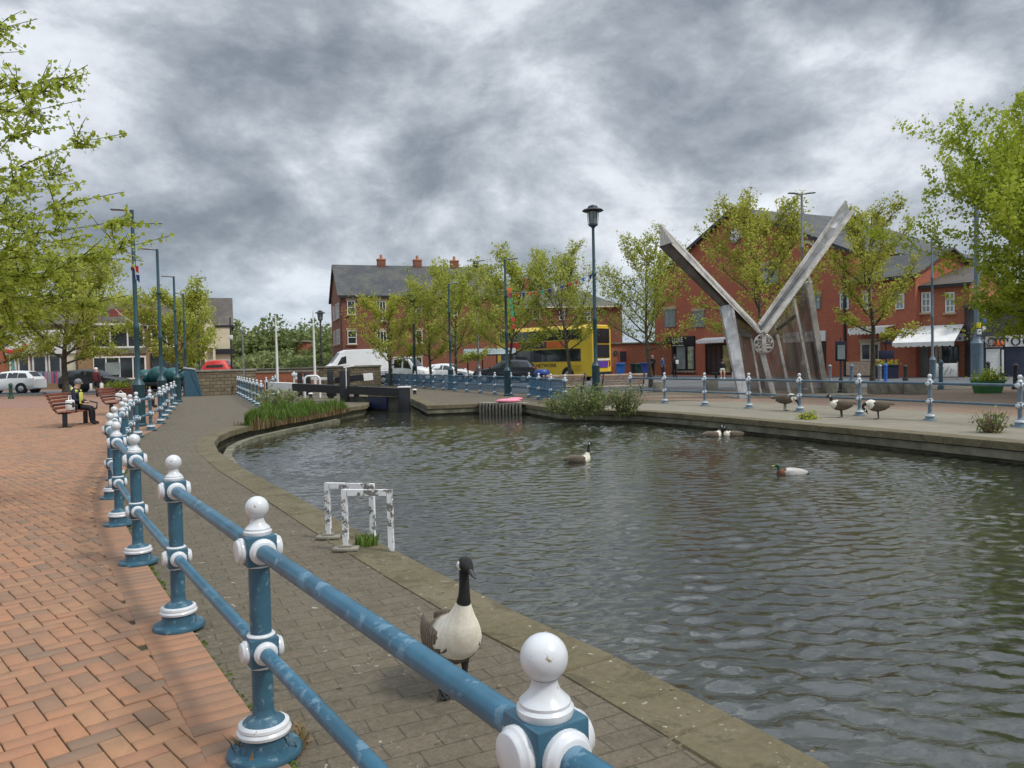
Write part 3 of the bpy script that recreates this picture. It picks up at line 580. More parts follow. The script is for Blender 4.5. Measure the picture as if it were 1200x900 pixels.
mb.tube(pts,.055,10); mb.build('hoop_bar',white_flat,t)
# bits of lockside: mooring bollards
for px,py,lab in ((424,447,'low mooring bollard with white top on the lock island'),(486,462,'low mooring bollard with white top on the cobbled roadside'),(364,463,'low mooring bollard with white top on the grassy side')):
    c=G(px,py); c=Vector((c.x*.9,c.y*.9,0)) if c.y>40 else c
    t=thing('mooring_bollard',lab,'bollard',c,0,'mooring bollards'); mb=MB(); mb.lathe([(.11,0),(.09,.05),(.07,.12),(.1,.2)],n=14); mb.build('stem',black,t); mb=MB(); mb.lathe([(.11,.2),(.12,.23),(.09,.27),(.03,.28)],n=14); mb.build('cap',white_flat,t)
# dark lock-side walls behind
for i,(x0,x1,py0,py1,Y,lab) in enumerate(((292,372,437,448,50,'low brick lock wall with stone top left of the van'),(372,446,431,447,52,'mossy stone wall in front of the large white van'))):
    a=A(x0,py1,Y); b=A(x1,py1,Y); ht=A(x0,py0,Y).z; t=thing('lock_wall',lab,'wall',(a.x,Y,0),0); L_=b.x-a.x
    mb=MB(); mb.box((L_/2,0,ht/2),(L_,.4,ht)); mb.build('wall_face',rubble if i else orbrick,t); mb=MB(); mb.box((L_/2,0,ht+.05),(L_+.1,.5,.1)); mb.build('coping',conc,t)
a=A(285,434,58); b=A(395,434,58); t=thing('lock_wall','long low stone wall at the far end of the lock','wall',(a.x,58,0)); ht=A(300,433,58).z; mb=MB(); mb.box(((b.x-a.x)/2,0,ht/2),(b.x-a.x,.4,ht)); mb.build('wall_face',rubble,t); mb=MB(); mb.box(((b.x-a.x)/2,0,ht+.04),(b.x-a.x,.5,.08)); mb.build('coping',conc,t)
# timber fender with pink sheet
t=thing('timber_fender','row of upright dark timbers fending the stone corner below the pink sheet','fender',(-1.15,29.1,0),math.atan2(-.95,1.6)); 
mb=MB()
for k in range(13): mb.bbox((k*.145,-.12,-.28),(.075,.07,.62),.006)
mb.build('uprights',mat('bleached timber',(.16,.15,.12),.85,.3,6.,bump=.4),t); mb=MB(); mb.box((.87,.1,.03),(2.0,.42,.05)); mb.build('top_rail',conc,t)
mb=MB(); mb.sph((0,0,.06),.3,14,sc=(1.6,.9,.28)); mb.sph((.25,.1,.12),.2,12,sc=(1.5,.8,.3)); o=mb.build('plastic_sheet',pink,None,(-.15,28.75,.06)); tag(o,'crumpled pink plastic sheet lying on the quay above the timber fender','sheet')
# ================================================================ BUILDINGS
class Fac:
    """a facade plane from ground point a to b; pixel -> (u along, z up)"""
    def __init__(s,a,b): s.a=Vector(a); s.b=Vector(b); s.d=(s.b-s.a).normalized(); s.n=Vector((s.d.y,-s.d.x)); s.rz=math.atan2(s.d.y,s.d.x); s.L=(s.b-s.a).length
    def uz(s,px,py):
        d=ray(px,py); D=Vector((d[0],d[1])); t=s.a.dot(s.n)/D.dot(s.n); P=D*t; return ((P-s.a).dot(s.d),EYE+t*d[2])
def window(par,u0,z0,u1,z1,fr=white_flat,gl=glass,bars=(0,0),y=-.03,sill=None,head=None,name='window',ft=.07):
    mb=MB(); w=u1-u0; h=z1-z0
    mb.box((u0+ft/2,y,(z0+z1)/2),(ft,.10,h)); mb.box((u1-ft/2,y,(z0+z1)/2),(ft,.10,h)); mb.box(((u0+u1)/2,y,z1-ft/2),(w-2*ft,.10,ft)); mb.box(((u0+u1)/2,y,z0+ft/2),(w-2*ft,.10,ft))
    for k in range(bars[0]): mb.box((u0+w*(k+1)/(bars[0]+1),y+.01,(z0+z1)/2),(ft*.8,.07,h-2*ft))
    for k in range(bars[1]): mb.box(((u0+u1)/2,y+.015,z0+h*(k+1)/(bars[1]+1)),(w-2*ft,.06,ft*.8))
    wd=mb.build(name,fr,par); mb=MB(); mb.box(((u0+u1)/2,y+.004,(z0+z1)/2),(w-2*ft+.02,.02,h-2*ft+.02)); mb.build('pane',gl,wd)
    if sill: mb=MB(); mb.box(((u0+u1)/2,y-.06,z0-.06),(w+.2,.18,.11)); mb.build('sill',sill,wd)
    if head: mb=MB(); mb.box(((u0+u1)/2,y-.005,z1+.13),(w+.24,.09,.24)); mb.build('lintel',head,wd)
    return wd
def gable_block(par,L_,D,eave,ridge,wallm,roofm,over=.35,ridge_dir='x',u0=0,name='wall',verge=dark_m):
    """box with pitched roof; ridge along x (facade) or y (gable faces the front)"""
    mb=MB()
    if ridge_dir=='x':
        mb.prism([(0,0),(D,0),(D,eave),(D/2,ridge),(0,eave)],u0,u0+L_,'x'); mb.build(name,wallm,par)
        for sgn in (0,1):
            r=MB(); run=math.hypot(D/2+over,(ridge-eave)*(1+2*over/D)); ang=math.atan2(ridge-eave,D/2)
            r.box((0,0,0),(L_+2*over,run,.12)); o=r.build('roof',roofm,par); cyy=(D/4-over/2) if sgn==0 else D-(D/4-over/2); o.location=(u0+L_/2,cyy,(eave+ridge)/2-over*(ridge-eave)/D+.09); o.rotation_euler=((ang if sgn==0 else -ang),0,0)
        g_=MB(); g_.box((u0+L_/2,-over-.02,eave-over*2*(ridge-eave)/D+.02),(L_+2*over,.12,.14)); g_.build('gutter',verge,par)
    else:
        mb.prism([(u0,0),(u0+L_,0),(u0+L_,eave),(u0+L_/2,ridge),(u0,eave)],0,D,'y'); mb.build(name,wallm,par)
        for sgn in (0,1):
            r=MB(); run=math.hypot(L_/2+over,(ridge-eave)*(1+2*over/L_)); ang=math.atan2(ridge-eave,L_/2)
            r.box((0,0,0),(D+2*over,run,.14)); o=r.build('roof',roofm,par); cxx=u0+((L_/4-over/2) if sgn==0 else L_-(L_/4-over/2)); o.location=(cxx,D/2,(eave+ridge)/2-over*(ridge-eave)/L_+.1); o.rotation_euler=Matrix.Rotation(PI/2,3,'Z').to_euler(); o.rotation_euler=(Matrix.Rotation((-ang if sgn==0 else ang),3,'Y')@Matrix.Rotation(PI/2,3,'Z')).to_euler()
        for sgn in (0,1):
            v=MB(); a=Vector((u0-over if sgn==0 else u0+L_+over,-over-.03,eave-over*2*(ridge-eave)/L_+.05)); b=Vector((u0+L_/2,-over-.03,ridge+.12)); v.beam(a,b,.08,.28); v.build('verge_board',verge,par)
stone_l=mat('pale stone lintel',(.42,.33,.22),.8,.15,3.)
# --- apartment block
F=Fac((-16.75,76.),(-1.6,81.)); B=thing('apartment_block','three storey red brown brick apartment block with slate roof and chimneys','building',(*F.a,0),F.rz)
gable_block(B,16.2,9.5,8.45,11.9,aptbrick,slate,over=.25)
def fwin(F,B,x0,y0,x1,y1,**k):
    u0,z1=F.uz(x0,y0); u1,z0=F.uz(x1,y1); return window(B,u0,z0,u1,z1,**k)
for x0,y0,x1,y1,b in ((406.5,352.5,416.5,368.5,(0,1)),(407,387.5,418,403,(0,1)),(440.5,353,452.5,376,(2,0)),(441.5,388,453.5,409,(2,0)),(485.5,354,494,368.5,(0,1)),(487,387,495,402,(0,1)),(440.5,413,453,436,(2,0)),(407,419,418,435,(0,1)),(527,388,536,408,(1,0)),(527,355,536,370,(0,1)),(487,418,495,434,(0,1))):
    fwin(F,B,x0,y0,x1,y1,bars=b,sill=stone_l,head=stone_l)
# gable-end windows on the left wall
for y in (1.7,3.6,6.4):
    for z0 in (1.0,3.7,6.3):
        wd=window(B,-.6,z0,.6,z0+1.5,bars=(0,1),sill=stone_l); wd.rotation_euler=(0,0,-PI/2); wd.location=(0,y+.0,0)
for px in (456,500.5,546):
    u,_=F.uz(px,330); mb=MB(); mb.bbox((u,4.75,12.0),(.85,.7,1.2),.02); c=mb.build('chimney',aptbrick,B); mb=MB(); mb.bbox((u,4.75,12.65),(.95,.8,.14),.02); mb.lathe([(.17,12.7),(.14,13.15)],(u,4.75,0),n=12); mb.build('chimney_pot',mat('clay pot',(.42,.19,.10),.8,.1,3.),c)
mb=MB(); mb.box((.06,-.06,4.3),(.1,.1,8.3)); mb.build('downpipe',dark_m,B)
mb=MB(); mb.box((8.1,-.04,8.3),(16.1,.06,.16)); mb.build('eaves_board',white_flat,B)
# --- lower block behind the bus
F=Fac((-3.,84.),(14.5,86.)); B=thing('brick_building','lower brick building with greenish hipped slate roof behind the yellow bus','building',(*F.a,0),F.rz)
L_=15.5; mb=MB(); mb.box((L_/2,4,3.7),(L_,8,7.4)); mb.build('wall',aptbrick,B)
mb=MB(); e0,e1=7.4,9.9; o_=.3; mb.add([(-o_,-o_,e0),(L_+o_,-o_,e0),(L_+o_,8+o_,e0),(-o_,8+o_,e0),(3,4,e1),(L_-5,4,e1)],[(0,1,5,4),(1,2,5),(2,3,4,5),(3,0,4),(3,2,1,0)]); mb.build('roof',slate_m('greenish slate',(.10,.11,.08),(.07,.078,.06)),B)
mb=MB(); mb.box((L_/2,-.34,7.38),(L_+.6,.1,.14)); mb.build('gutter',cream,B)
for x0,y0,x1,y1 in ((624,363,633,374),(596,363,603,374),(655,364,662,375),(572,364,580,376),(580,390,588,402),(684,366,692,376)): fwin(F,B,x0,y0,x1,y1,bars=(1,1),head=stone_l)
mb=MB(); mb.bbox((5.4,4,10.3),(.9,.8,1.5),.02); mb.build('chimney',orbrick,B)
# --- low brick wall / substation left of the red building
F=Fac((6.7,68.5),(14.4,70.)); B=thing('brick_outbuilding','low flat roofed red brick outbuilding with black louvre door behind the wheelie bins','building',(*F.a,0),F.rz)
h=F.uz(740,403)[1]; mb=MB(); mb.box((4.1,2.2,h/2),(8.2,4.4,h)); mb.build('wall',orbrick,B); mb=MB(); mb.bbox((4.1,2.15,h+.06),(8.4,4.6,.14),.02); mb.build('roof_edge',conc_d,B)
o=fwin(F,B,725,411,735,425,fr=mat('red frame',(.45,.09,.07),.6,.1,3.),gl=dark_m,name='louvre_door'); fwin(F,B,719.5,411.5,723,416,fr=dark_m,gl=glass_l,name='notice_board')
# --- red building with clock gable
FA=(14.35,70.6); FBp=(26.2,47.8)
F=Fac(FA,FBp); B=thing('red_shop_building','bright red brick shop building with clock high in its gable','building',(*F.a,0),F.rz); FR=F
ul,_=F.uz(767.5,400); ur,_=F.uz(955,400); up_,zp=F.uz(862.5,246); _,ze=F.uz(768,331)
Lr=(up_-ul)*2; gable_block(B,Lr,14,ze,zp,redbrick,slate,over=.3,ridge_dir='y',u0=ul)
# clock
u,zc_=F.uz(862.3,275.5); r=abs(F.uz(869,275.5)[0]-u)*1.05
mb=MB(); mb.tube([(u,-.02,zc_),(u,-.14,zc_)],[r,r],32); ck=mb.build('clock',conc,B); mb=MB(); mb.tube([(u,-.14,zc_),(u,-.17,zc_)],[r*.78,r*.78],32); mb.build('clock_face',white_flat,ck)
mb=MB()
for k in range(12): a=k*PI/6; mb.box((u+math.sin(a)*r*.64,-.18,zc_+math.cos(a)*r*.64),(.07 if k%3 else .1,.02,.07 if k%3 else .1))
mb.beam((u,-.19,zc_),(u+r*.32,-.19,zc_+r*.28),.07,.03); mb.beam((u,-.2,zc_),(u-r*.1,-.2,zc_-r*.55),.05,.03); mb.build('clock_hands',black,ck)
F_=F
def shopwin(px0,py0,px1,py1,**k): return fwin(F_,B,px0,py0,px1,py1,**k)
for x0,y0,x1,y1 in ((779,363,792,383),(812,365,826,383),(893,312,914,332),(952,346,962,362)): shopwin(x0,y0,x1,y1,fr=mat('faded frame',(.20,.22,.20),.6,.1,3.),gl=glass_l,bars=(1,1),head=stone_l)
# ground floor: black shop front
def panel(px0,py0,px1,py1,m,name,y=-.08,th=.12,par=None):
    u0,z1=F_.uz(px0,py0); u1,z0=F_.uz(px1,py1); mb=MB(); mb.box(((u0+u1)/2,y,(z0+z1)/2),(u1-u0,th,z1-z0)); return mb.build(name,m,par or B),((u0+u1)/2,(z0+z1)/2,u1-u0,z1-z0)
o,c=panel(780.5,395.5,815,404.5,black,'fascia'); text('LUXE',.62,'shop_name',white_flat,o,(c[0]-.2,-.16,c[1]+.1)); mb=MB(); mb.box((c[0]-.2,-.15,c[1]-.38),(1.6,.02,.04)); mb.build('sign_line',white_flat,o)
shopwin(782,404.5,792,438.5,fr=black,gl=glass,name='shop_door',ft=.16); shopwin(792,404.5,805,434,fr=black,gl=glass_l,name='shop_window',ft=.12); shopwin(805,404.5,815,434,fr=black,gl=mat('window display',(.28,.32,.22),.3,.6,1.5),name='shop_window',ft=.12)
panel(792,434.2,816,436.5,conc,'window_sill',-.1,.25)
shopwin(827,403,846,439,fr=black,gl=glass,bars=(2,0),name='shop_door',ft=.14); shopwin(846,403,858,438,fr=black,gl=mat('poster glass',(.35,.30,.12),.3,.5,1.2),name='shop_window',ft=.12)
def awning(px0,pyt,px1,pyb,out,name='awning',m=white_flat,drop=.35):
    u0,zt=F_.uz(px0,pyt); u1,zb=F_.uz(px1,pyb); mb=MB(); zb+=.0
    mb.add([(u0,-.06,zt),(u1,-.06,zt),(u1,-out,zb+drop),(u0,-out,zb+drop),(u0,-.06,zt-.05),(u1,-.06,zt-.05),(u1,-out,zb+drop-.05),(u0,-out,zb+drop-.05)],[(0,1,2,3),(7,6,5,4),(0,3,7,4),(1,5,6,2),(0,4,5,1)])
    n=24; 
    for k in range(n): x0=u0+(u1-u0)*k/n; x1=u0+(u1-u0)*(k+1)/n; d=drop*(.75+.25*abs(math.sin(k*1.3))); mb.add([(x0,-out-.01,zb+drop),(x1,-out-.01,zb+drop),(x1,-out-.01,zb+drop-d),(x0,-out-.01,zb+drop-d),(x0,-out+.01,zb+drop),(x1,-out+.01,zb+drop),(x1,-out+.01,zb+drop-d),(x0,-out+.01,zb+drop-d)],[(0,1,2,3),(7,6,5,4),(3,2,6,7)])
    return mb.build(name,m,B)
awning(826,396,859,401.5,1.0,drop=.3)
o,c=panel(919,390,968.5,399.5,white_flat,'fascia'); mb=MB(); [mb.box((c[0]-2.3+k*.2,-.15,c[1]+.06*math.sin(k*2.3)),(.13,.02,.16)) for k in range(20) if k!=9]; mb.build('lettering',mat('grey lettering',(.35,.38,.38),.6,.1,3.),o)
shopwin(921,400,943,434,fr=dark_m,gl=glass,bars=(1,0),name='shop_window',ft=.1); shopwin(944,400,957,438,fr=dark_m,gl=glass,name='shop_door',ft=.12); shopwin(957,400,968,434,fr=dark_m,gl=glass,name='shop_window',ft=.1)
o,_=panel(910,372,917,395,white_flat,'hanging_sign',-.15,.1)
# right-hand range of the red building, running on
u2=ul+Lr; u3,_=F.uz(1073,400); _,z3=F.uz(1010,284)
gable_block(B,u3-u2,7,6.5,8.2,redbrick,slate,over=.3,ridge_dir='x',u0=u2,name='side_range_wall')
# second gable roof behind
ug,zg=F.uz(922,249); mb=MB(); ub,_=F.uz(1000,249)
Fb=Fac((24.9,66.),(33.2,50.)); B2=thing('slate_roofed_building','taller building behind with dark verge, slate roof and bright skylight','building',(*Fb.a,0),Fb.rz)
u0_,z0_=Fb.uz(918,249.5); u1_,z1_=Fb.uz(968,272)
mb=MB(); Lb=(Fb.uz(1010,300)[0]-u0_)*1.0; mb.prism([(u0_-Lb*.5,0),(u0_+Lb,0),(u0_+Lb,z0_-Lb*.45),(u0_,z0_),(u0_-Lb*.5,z0_-Lb*.25)],.5,9,'y'); mb.build('wall',redbrick,B2)
for s_,e_ in (((u0_,z0_+.1),(u0_+Lb+.4,z0_-Lb*.45-.1)),((u0_-Lb*.5-.3,z0_-Lb*.25),(u0_,z0_+.1))):
    mb=MB(); mb.add([(s_[0],0,s_[1]),(e_[0],0,e_[1]),(e_[0],9.5,e_[1]),(s_[0],9.5,s_[1]),(s_[0],0,s_[1]-.35),(e_[0],0,e_[1]-.35),(e_[0],9.5,e_[1]-.35),(s_[0],9.5,s_[1]-.35)],[(0,1,2,3),(7,6,5,4),(0,4,5,1),(1,5,6,2),(2,6,7,3),(3,7,4,0)]); mb.build('roof',slate_b,B2)
mb=MB(); a=F.uz(938,283); mb.add([(F.uz(945,283)[0],-.2,F.uz(945,283)[1]),(F.uz(958,283)[0],-.2,F.uz(958,290)[1]),(F.uz(958,283)[0],.3,F.uz(958,290)[1]+.5),(F.uz(945,283)[0],.3,F.uz(945,283)[1]+.5)],[(0,1,2,3)]); mb.build('skylight',white_flat,B,fix=False)
o=shopwin(1009,402,1032,423,fr=mat('pale wood frame',(.5,.45,.38),.6,.1,3.),gl=glass,bars=(1,0),name='shop_window',ft=.14,head=stone_l); awning(1006.5,383,1050,391,1.1,drop=.45)
panel(994,424,1024,440,timber_p,'plinth_panel',-.12,.2); mb=MB(); u,z_=F.uz(991.5,440); mb.box((u,-.1,4.2),(.14,.12,8.4)); mb.build('downpipe',dark_m,B)
for x in (985,1012,1050): shopwin(x,345,x+10,362,fr=white_flat,gl=glass_l,bars=(1,1),head=stone_l)
# --- cafe building, orange brick
Fc=Fac((24.8,50.4),(31.8,43.6)); F_=Fc
B=thing('cafe_building','orange brick cafe building with grey roller shutter and large white awning','building',(*Fc.a,0),Fc.rz)
ua,_=Fc.uz(1049,400); ub,_=Fc.uz(1136,400); gable_block(B,ub-ua,8,5.7,7.0,orbrick,slate_b,over=.2,ridge_dir='x',u0=ua)
u0,z1=Fc.uz(1069,401); u1,z0=Fc.uz(1088.5,441)
mb=MB(); nsl=26
for k in range(nsl): mb.bbox(((u0+u1)/2,-.07,z0+(z1-z0)*(k+.5)/nsl),(u1-u0,.05,(z1-z0)/nsl*.96),.008)
mb.box(((u0+u1)/2,-.12,z1+.12),(u1-u0+.15,.26,.26)); mb.build('roller_shutter',mat('grey shutter',(.17,.18,.165),.6,.15,2.),B)
awning(1059,383,1130,405.5,2.2,drop=.3); 
mb=MB(); u,z_=Fc.uz(1085,391)
for k in range(9): mb.beam((u-.9+k*.2,-1.02-.02*k,z_+.12-(k%3)*.06),(u-.78+k*.2,-1.1,z_-.12+(k%2)*.12),.05,.02)
mb.build('awning_script',dark_m,B)
shopwin(1096,405,1104,441,fr=timber_p,gl=glass,name='cafe_door',ft=.14); shopwin(1104,405,1124,434,fr=dark_m,gl=glass,bars=(2,0),name='cafe_window',ft=.08)
for x0,x1 in ((1115.5,1130.5),(1131.5,1142.5),(1149,1155)): 
    o,c=panel(x0,391,x1,399.5,white_flat,'sign_board'); mb=MB()
    for k in range(int(c[2]/.22)): mb.box((c[0]-c[2]*.4+k*.2,-.15,c[1]+.1*math.sin(k*2.)),(.12,.02,.14))
    mb.build('lettering',purple,o)
for x in (1080,1108): shopwin(x,343,x+11,366,fr=white_flat,gl=glass_l,bars=(1,2),sill=stone_l)
shopwin(1132,401,1144,441,fr=dark_m,gl=glass_l,name='shop_window',ft=.12)
# --- parade of small shops at the right edge
Fd=Fac((31.2,45.4),(38.8,43.4)); F_=Fd
B=thing('shuttered_shops','single storey shops with a white and a navy roller shutter at the right edge','building',(*Fd.a,0),Fd.rz)
ua,_=Fd.uz(1137,400); mb=MB(); mb.box((ua+7,4,2.1),(14,8,4.2)); mb.build('wall',mat('dark shop front',(.05,.05,.055),.6,.3,1.),B); mb=MB(); mb.box((ua+7,4.,4.3),(14.2,8.2,.2)); mb.build('roof_edge',slate_b,B)
o,c=panel(1154,394.5,1174,407,mat('printed sign',(.35,.32,.28),.5,.7,2.2),'fascia'); mb=MB()
for k in range(5): mb.beam((c[0]-.8,-.16,c[1]+.25-k*.02),(c[0]-.1,-.16,c[1]-.3+k*.1),.05,.02)
mb.build('star_emblem',white_flat,o); mb=MB(); mb.sph((c[0]+.25,-.15,c[1]-.1),.25,10,sc=(1.3,.15,.8)); mb.build('food_picture',orange,o)
def shutter(px0,py0,px1,py1,m):
    u0,z1=Fd.uz(px0,py0); u1,z0=Fd.uz(px1,py1); mb=MB(); n=20
    for k in range(n): mb.bbox(((u0+u1)/2,-.06,z0+(z1-z0)*(k+.5)/n),(u1-u0,.05,(z1-z0)/n*.95),.008)
    mb.build('roller_shutter',m,B)
shutter(1155,409,1171.5,441.5,white_flat); shutter(1177.5,408,1203,441.5,mat('navy shutter',(.02,.03,.06),.5,.15,2.)); shutter(1206,408,1235,441.5,mat('grey shutter b',(.25,.26,.26),.5,.15,2.))
o,c=panel(1173,410,1175.5,437,white_flat,'door_post'); o,c=panel(1177,393,1235,405,white_flat,'fascia'); mb=MB(); [mb.tube([(c[0]-2.6+k*.62+.22*math.cos(q*PI/5),-.15,c[1]-.02+.24*math.sin(q*PI/5)) for q in range(11 if k%2 else 8)],.05,6) for k in range(5)]; mb.build('lettering',dark_m,o)
mb=MB(); mb.prism([(ua+3,4.2),(ua+9,4.2),(ua+6,6.2)],-.05,6,'y'); mb.build('gable',cream,B)
# --- left: shop range
F=Fac((-52.,65.2),(-26.2,74.5)); F_=F
B=thing('stone_shop_range','long two storey shop range with big upstairs windows and weathered slate roof','building',(*F.a,0),F.rz)
ua,_=F.uz(97,400); ub,_=F.uz(271.5,400); _,ze=F.uz(262,381.5); gable_block(B,ub-ua,9.5,ze,ze+2.9,tanbrick,slate_b,over=.2,u0=ua)
panel(241,382,271.3,446,cream,'rendered_bay',-.1,.2)
panel(128,362.5,180,371,mat('maroon fascia brick',(.22,.055,.04),.8,.2,2.),'brick_band',-.1,.14)
shopwin(108,379,170,407.5,fr=white_flat,gl=glass,bars=(2,0),name='upper_window',ft=.16); 
o,_=panel(124,408,172,414,conc_d,'fascia'); shopwin(108,418,172,444,fr=white_flat,gl=glass,bars=(3,0),name='shop_window',ft=.14); shopwin(176,384,205,407,fr=white_flat,gl=glass,bars=(2,0),name='upper_window',ft=.14); shopwin(176,414,225,444,fr=dark_m,gl=glass,bars=(3,0),name='shop_window',ft=.1)
panel(123,425,141,439,glass_l,'window_poster',-.12,.04)
shopwin(258,415,267,446,fr=dark_m,gl=mat('blue grey door',(.10,.13,.19),.5,.1,2.),name='door',ft=.12)
u,z_=F.uz(251,410); mb=MB(); mb.box((F.uz(262,412)[0],-.25,F.uz(262,412)[1]),(2.0,.5,.5)); mb.build('door_canopy',dark_m,B)
mb=MB(); u0,_=F.uz(240.5,400); u1,_=F.uz(252.5,400); zp=F.uz(246,366)[1]; zb=F.uz(246,408)[1]; zs=F.uz(246,383)[1]; mb.prism([(u0,zb),(u1,zb),(u1,zs),((u0+u1)/2-.1,zp),(u0,zs)],-1.4,.2,'y'); gb=mb.build('gabled_bay',cream,B)
for s_ in (0,1): mb=MB(); a=Vector((u0-.1 if s_==0 else u1+.1,-.65,zs-.1)); b=Vector(((u0+u1)/2-.1,-.65,zp+.1)); mb.beam(a,b,1.8,.1,up=(0,1,0)) if False else mb.add([(a.x,-1.5,a.z),(b.x,-1.5,b.z),(b.x,1.5,b.z),(a.x,1.5,a.z)],[(0,1,2,3)]); mb.build('bay_roof',slate_b,B,fix=False)
for px in (242,251.5): u,_=F.uz(px,420); mb=MB(); mb.box((u,-1.2,zb/2),(.22,.22,zb)); mb.build('bay_column',cream,B)
for px,py in ((246,386),(246,395)): u,z_=F.uz(px,py); mb=MB(); mb.box((u,-1.42,z_),(.4,.06,.28)); mb.build('bay_vent',dark_m,B)
# white fronted shop
F=Fac((-56.,66.5),(-36.,68.)); F_=F; B=thing('white_fascia_shop','shop with white fascia carrying a red swoosh, behind the parked white car','building',(*F.a,0),F.rz)
ua,_=F.uz(-60,400); ub,_=F.uz(94,400); _,zt=F.uz(40,381); gable_block(B,ub-ua,8,zt,zt+2.2,tanbrick,slate_b,over=.2,u0=ua)
o,c=panel(7,388,92,414,white_flat,'fascia',-.15,.3); mb=MB(); u,z_=F.uz(17,405)
pts=[(u+1.1*math.cos(a)*1.0,-.34,z_+.55*math.sin(a)) for a in np.linspace(2.6,7.0,22)]; mb.tube(pts,[(.03,.03+.16*math.sin(PI*i/21)) for i in range(22)],8); mb.build('swoosh_emblem',red,o); mb=MB(); mb.beam((u-1.1,-.34,z_+.2),(u-.2,-.34,z_+.75),.05,.22); mb.build('swoosh_tail',purple,o)
shopwin(11,416,20,444,fr=white_flat,gl=mat('aqua glass',(.12,.33,.34),.2,.2,1.),name='shop_window',ft=.12); shopwin(21,416,36,444,fr=white_flat,gl=glass,name='shop_window',ft=.12); shopwin(38,416,56,444,fr=white_flat,gl=glass,name='shop_window',ft=.12); shopwin(57,416,73,444,fr=white_flat,gl=glass,name='shop_window',ft=.12)
for x0,x1,m in ((0,7.5,orbrick),(92,96,tanbrick)): panel(x0,385,x1,446,m,'brick_pier',-.2,.4)
o,c=panel(-60,390,-1,446,cream,'side_front',-.12,.2); o,c=panel(73,414,91,446,cream,'pale_pier',-.1,.15)
for i,(px,m,lab) in enumerate(((50,greyc,'pale clothes on a rail outside the white fascia shop'),(63,mat('pink cloth',(.35,.08,.13),.8,.2,4.),'pink clothes on a rail outside the white fascia shop'))):
    c=A(px,445,66); t=thing('clothes_rail',lab,'clothes rail',(c.x,66,0),0); mb=MB(); mb.tube([(-.6,0,0),(-.6,0,1.6),(.6,0,1.6),(.6,0,0)],.025,6); mb.build('rail',grey_m,t)
    for k in range(6):
        mb=MB(); x=-.5+k*.2; mb.tube([(x,0,1.56),(x,0,1.45),(x,0,1.0),(x,0,.55)],[(.02,.02),(.05,.22),(.06,.2),(.07,.22)],8); mb.build('garment',[m,greyc,m,denim][k%4],t)
# brick utility hut far centre with orange mark
a=A(349.5,430,95); b=A(361,430,95); zt=A(355,401,95).z; t=thing('brick_hut','small square brick hut with orange patch among the far bushes','hut',(a.x,95,0)); mb=MB(); mb.box(((b.x-a.x)/2,1,zt/2),(b.x-a.x,2,zt)); mb.build('wall',orbrick,t); mb=MB(); mb.bbox(((b.x-a.x)/2,1,zt+.1),(b.x-a.x+.3,2.3,.2),.02); mb.build('roof_slab',conc,t)
mb=MB(); c=A(354,418,95); mb.tube([(c.x-a.x,-.02,c.z),(c.x-a.x,-.08,c.z)],[.45,.45],14); mb.build('orange_mark',orange,t)
# ================================================================ LAMPS AND POLES
def column(mb,h,r0=.16,r1=.055,bh=1.15):
    mb.lathe([(r0*1.25,0),(r0*1.25,.06),(r0,.10),(r0,bh),(r0*1.08,bh+.02),(r0*.75,bh+.12),(r1*1.25,bh+.22),(r1*1.2,h*.45),(r1*1.5,h*.455),(r1*1.5,h*.465),(r1*1.1,h*.475),(r1,h*.72),(r1*1.5,h*.725),(r1*1.5,h*.735),(r1*.95,h*.745),(r1*.85,h)],n=16)
def arm_head(mb,h,ang,r=.55):
    dx,dy=math.cos(ang),math.sin(ang); mb.tube([(0,0,h-.02),(dx*.18,dy*.18,h)],.035,8); mb.tube([(dx*.15,dy*.15,h),(dx*.3,dy*.3,h+.02),(dx*r,dy*r,h+.04),(dx*(r+.06),dy*(r+.06),h+.03)],[(.05,.03),(.10,.035),(.11,.035),(.05,.02)],10)
def street_lamp(label,px,py_top,Y,group='street lamps round the basin',arms=(PI,),base=None,m=teal,box=False,x=None,r0=.16):
    top=A(px,py_top,Y); t=thing('street_lamp',label,'street lamp',(top.x,Y,0),0,group); h=top.z
    mb=MB(); column(mb,h,r0=r0); mb.build('column',m,t)
    for a in arms: mb=MB(); arm_head(mb,h,a); mb.build('lamp_head',grey_m,t)
    if box: mb=MB(); mb.bbox((0,-.0,h-.25),(.35,.3,.4),.03); mb.build('camera_box',dark_m,t)
    return t,h
lampsL=[(154.5,246,21.5,'tall teal street lamp nearest on the left, small red and blue flags tied on'),(184,292,28.6,'teal street lamp second from the left along the plaza railing'),(203.5,324,36.6,'teal street lamp third along the plaza railing'),(214.5,344,45.,'slender teal street lamp fourth along the plaza railing'),(223,360,54.,'small distant street lamp in front of the leafy tree, fifth in the row')]
LP=[]
for px,py,Y,lab in lampsL: LP.append(street_lamp(lab,px,py,Y,arms=(PI*.97,)))
street_lamp('distant lamp with short head rising above the slate roof ridge behind the row',230.3,326,50,arms=(PI/2*.2,))
LR=street_lamp('teal street lamp with bunting tied down its column beside the yellow bus',591.5,304,35.5,arms=(0,))
street_lamp('teal street lamp with right arm between two trees, third left of the lantern post',525.5,332.5,45,arms=(0,)); street_lamp('thin street lamp in front of the apartment windows',455.5,356,58,arms=(.1,))
street_lamp('tall double armed lamp with a camera box behind the roadside trees',557.8,306,52,arms=(0,PI),m=grey_m,box=True)
street_lamp('tall grey double armed lamp rising behind the right beam of the steel sculpture',939.5,227,34,arms=(.05,PI),m=grey_m,r0=.15)
street_lamp('street lamp with arm to the right beside the cafe awning',1092,281,41,arms=(0,),m=blue_l)
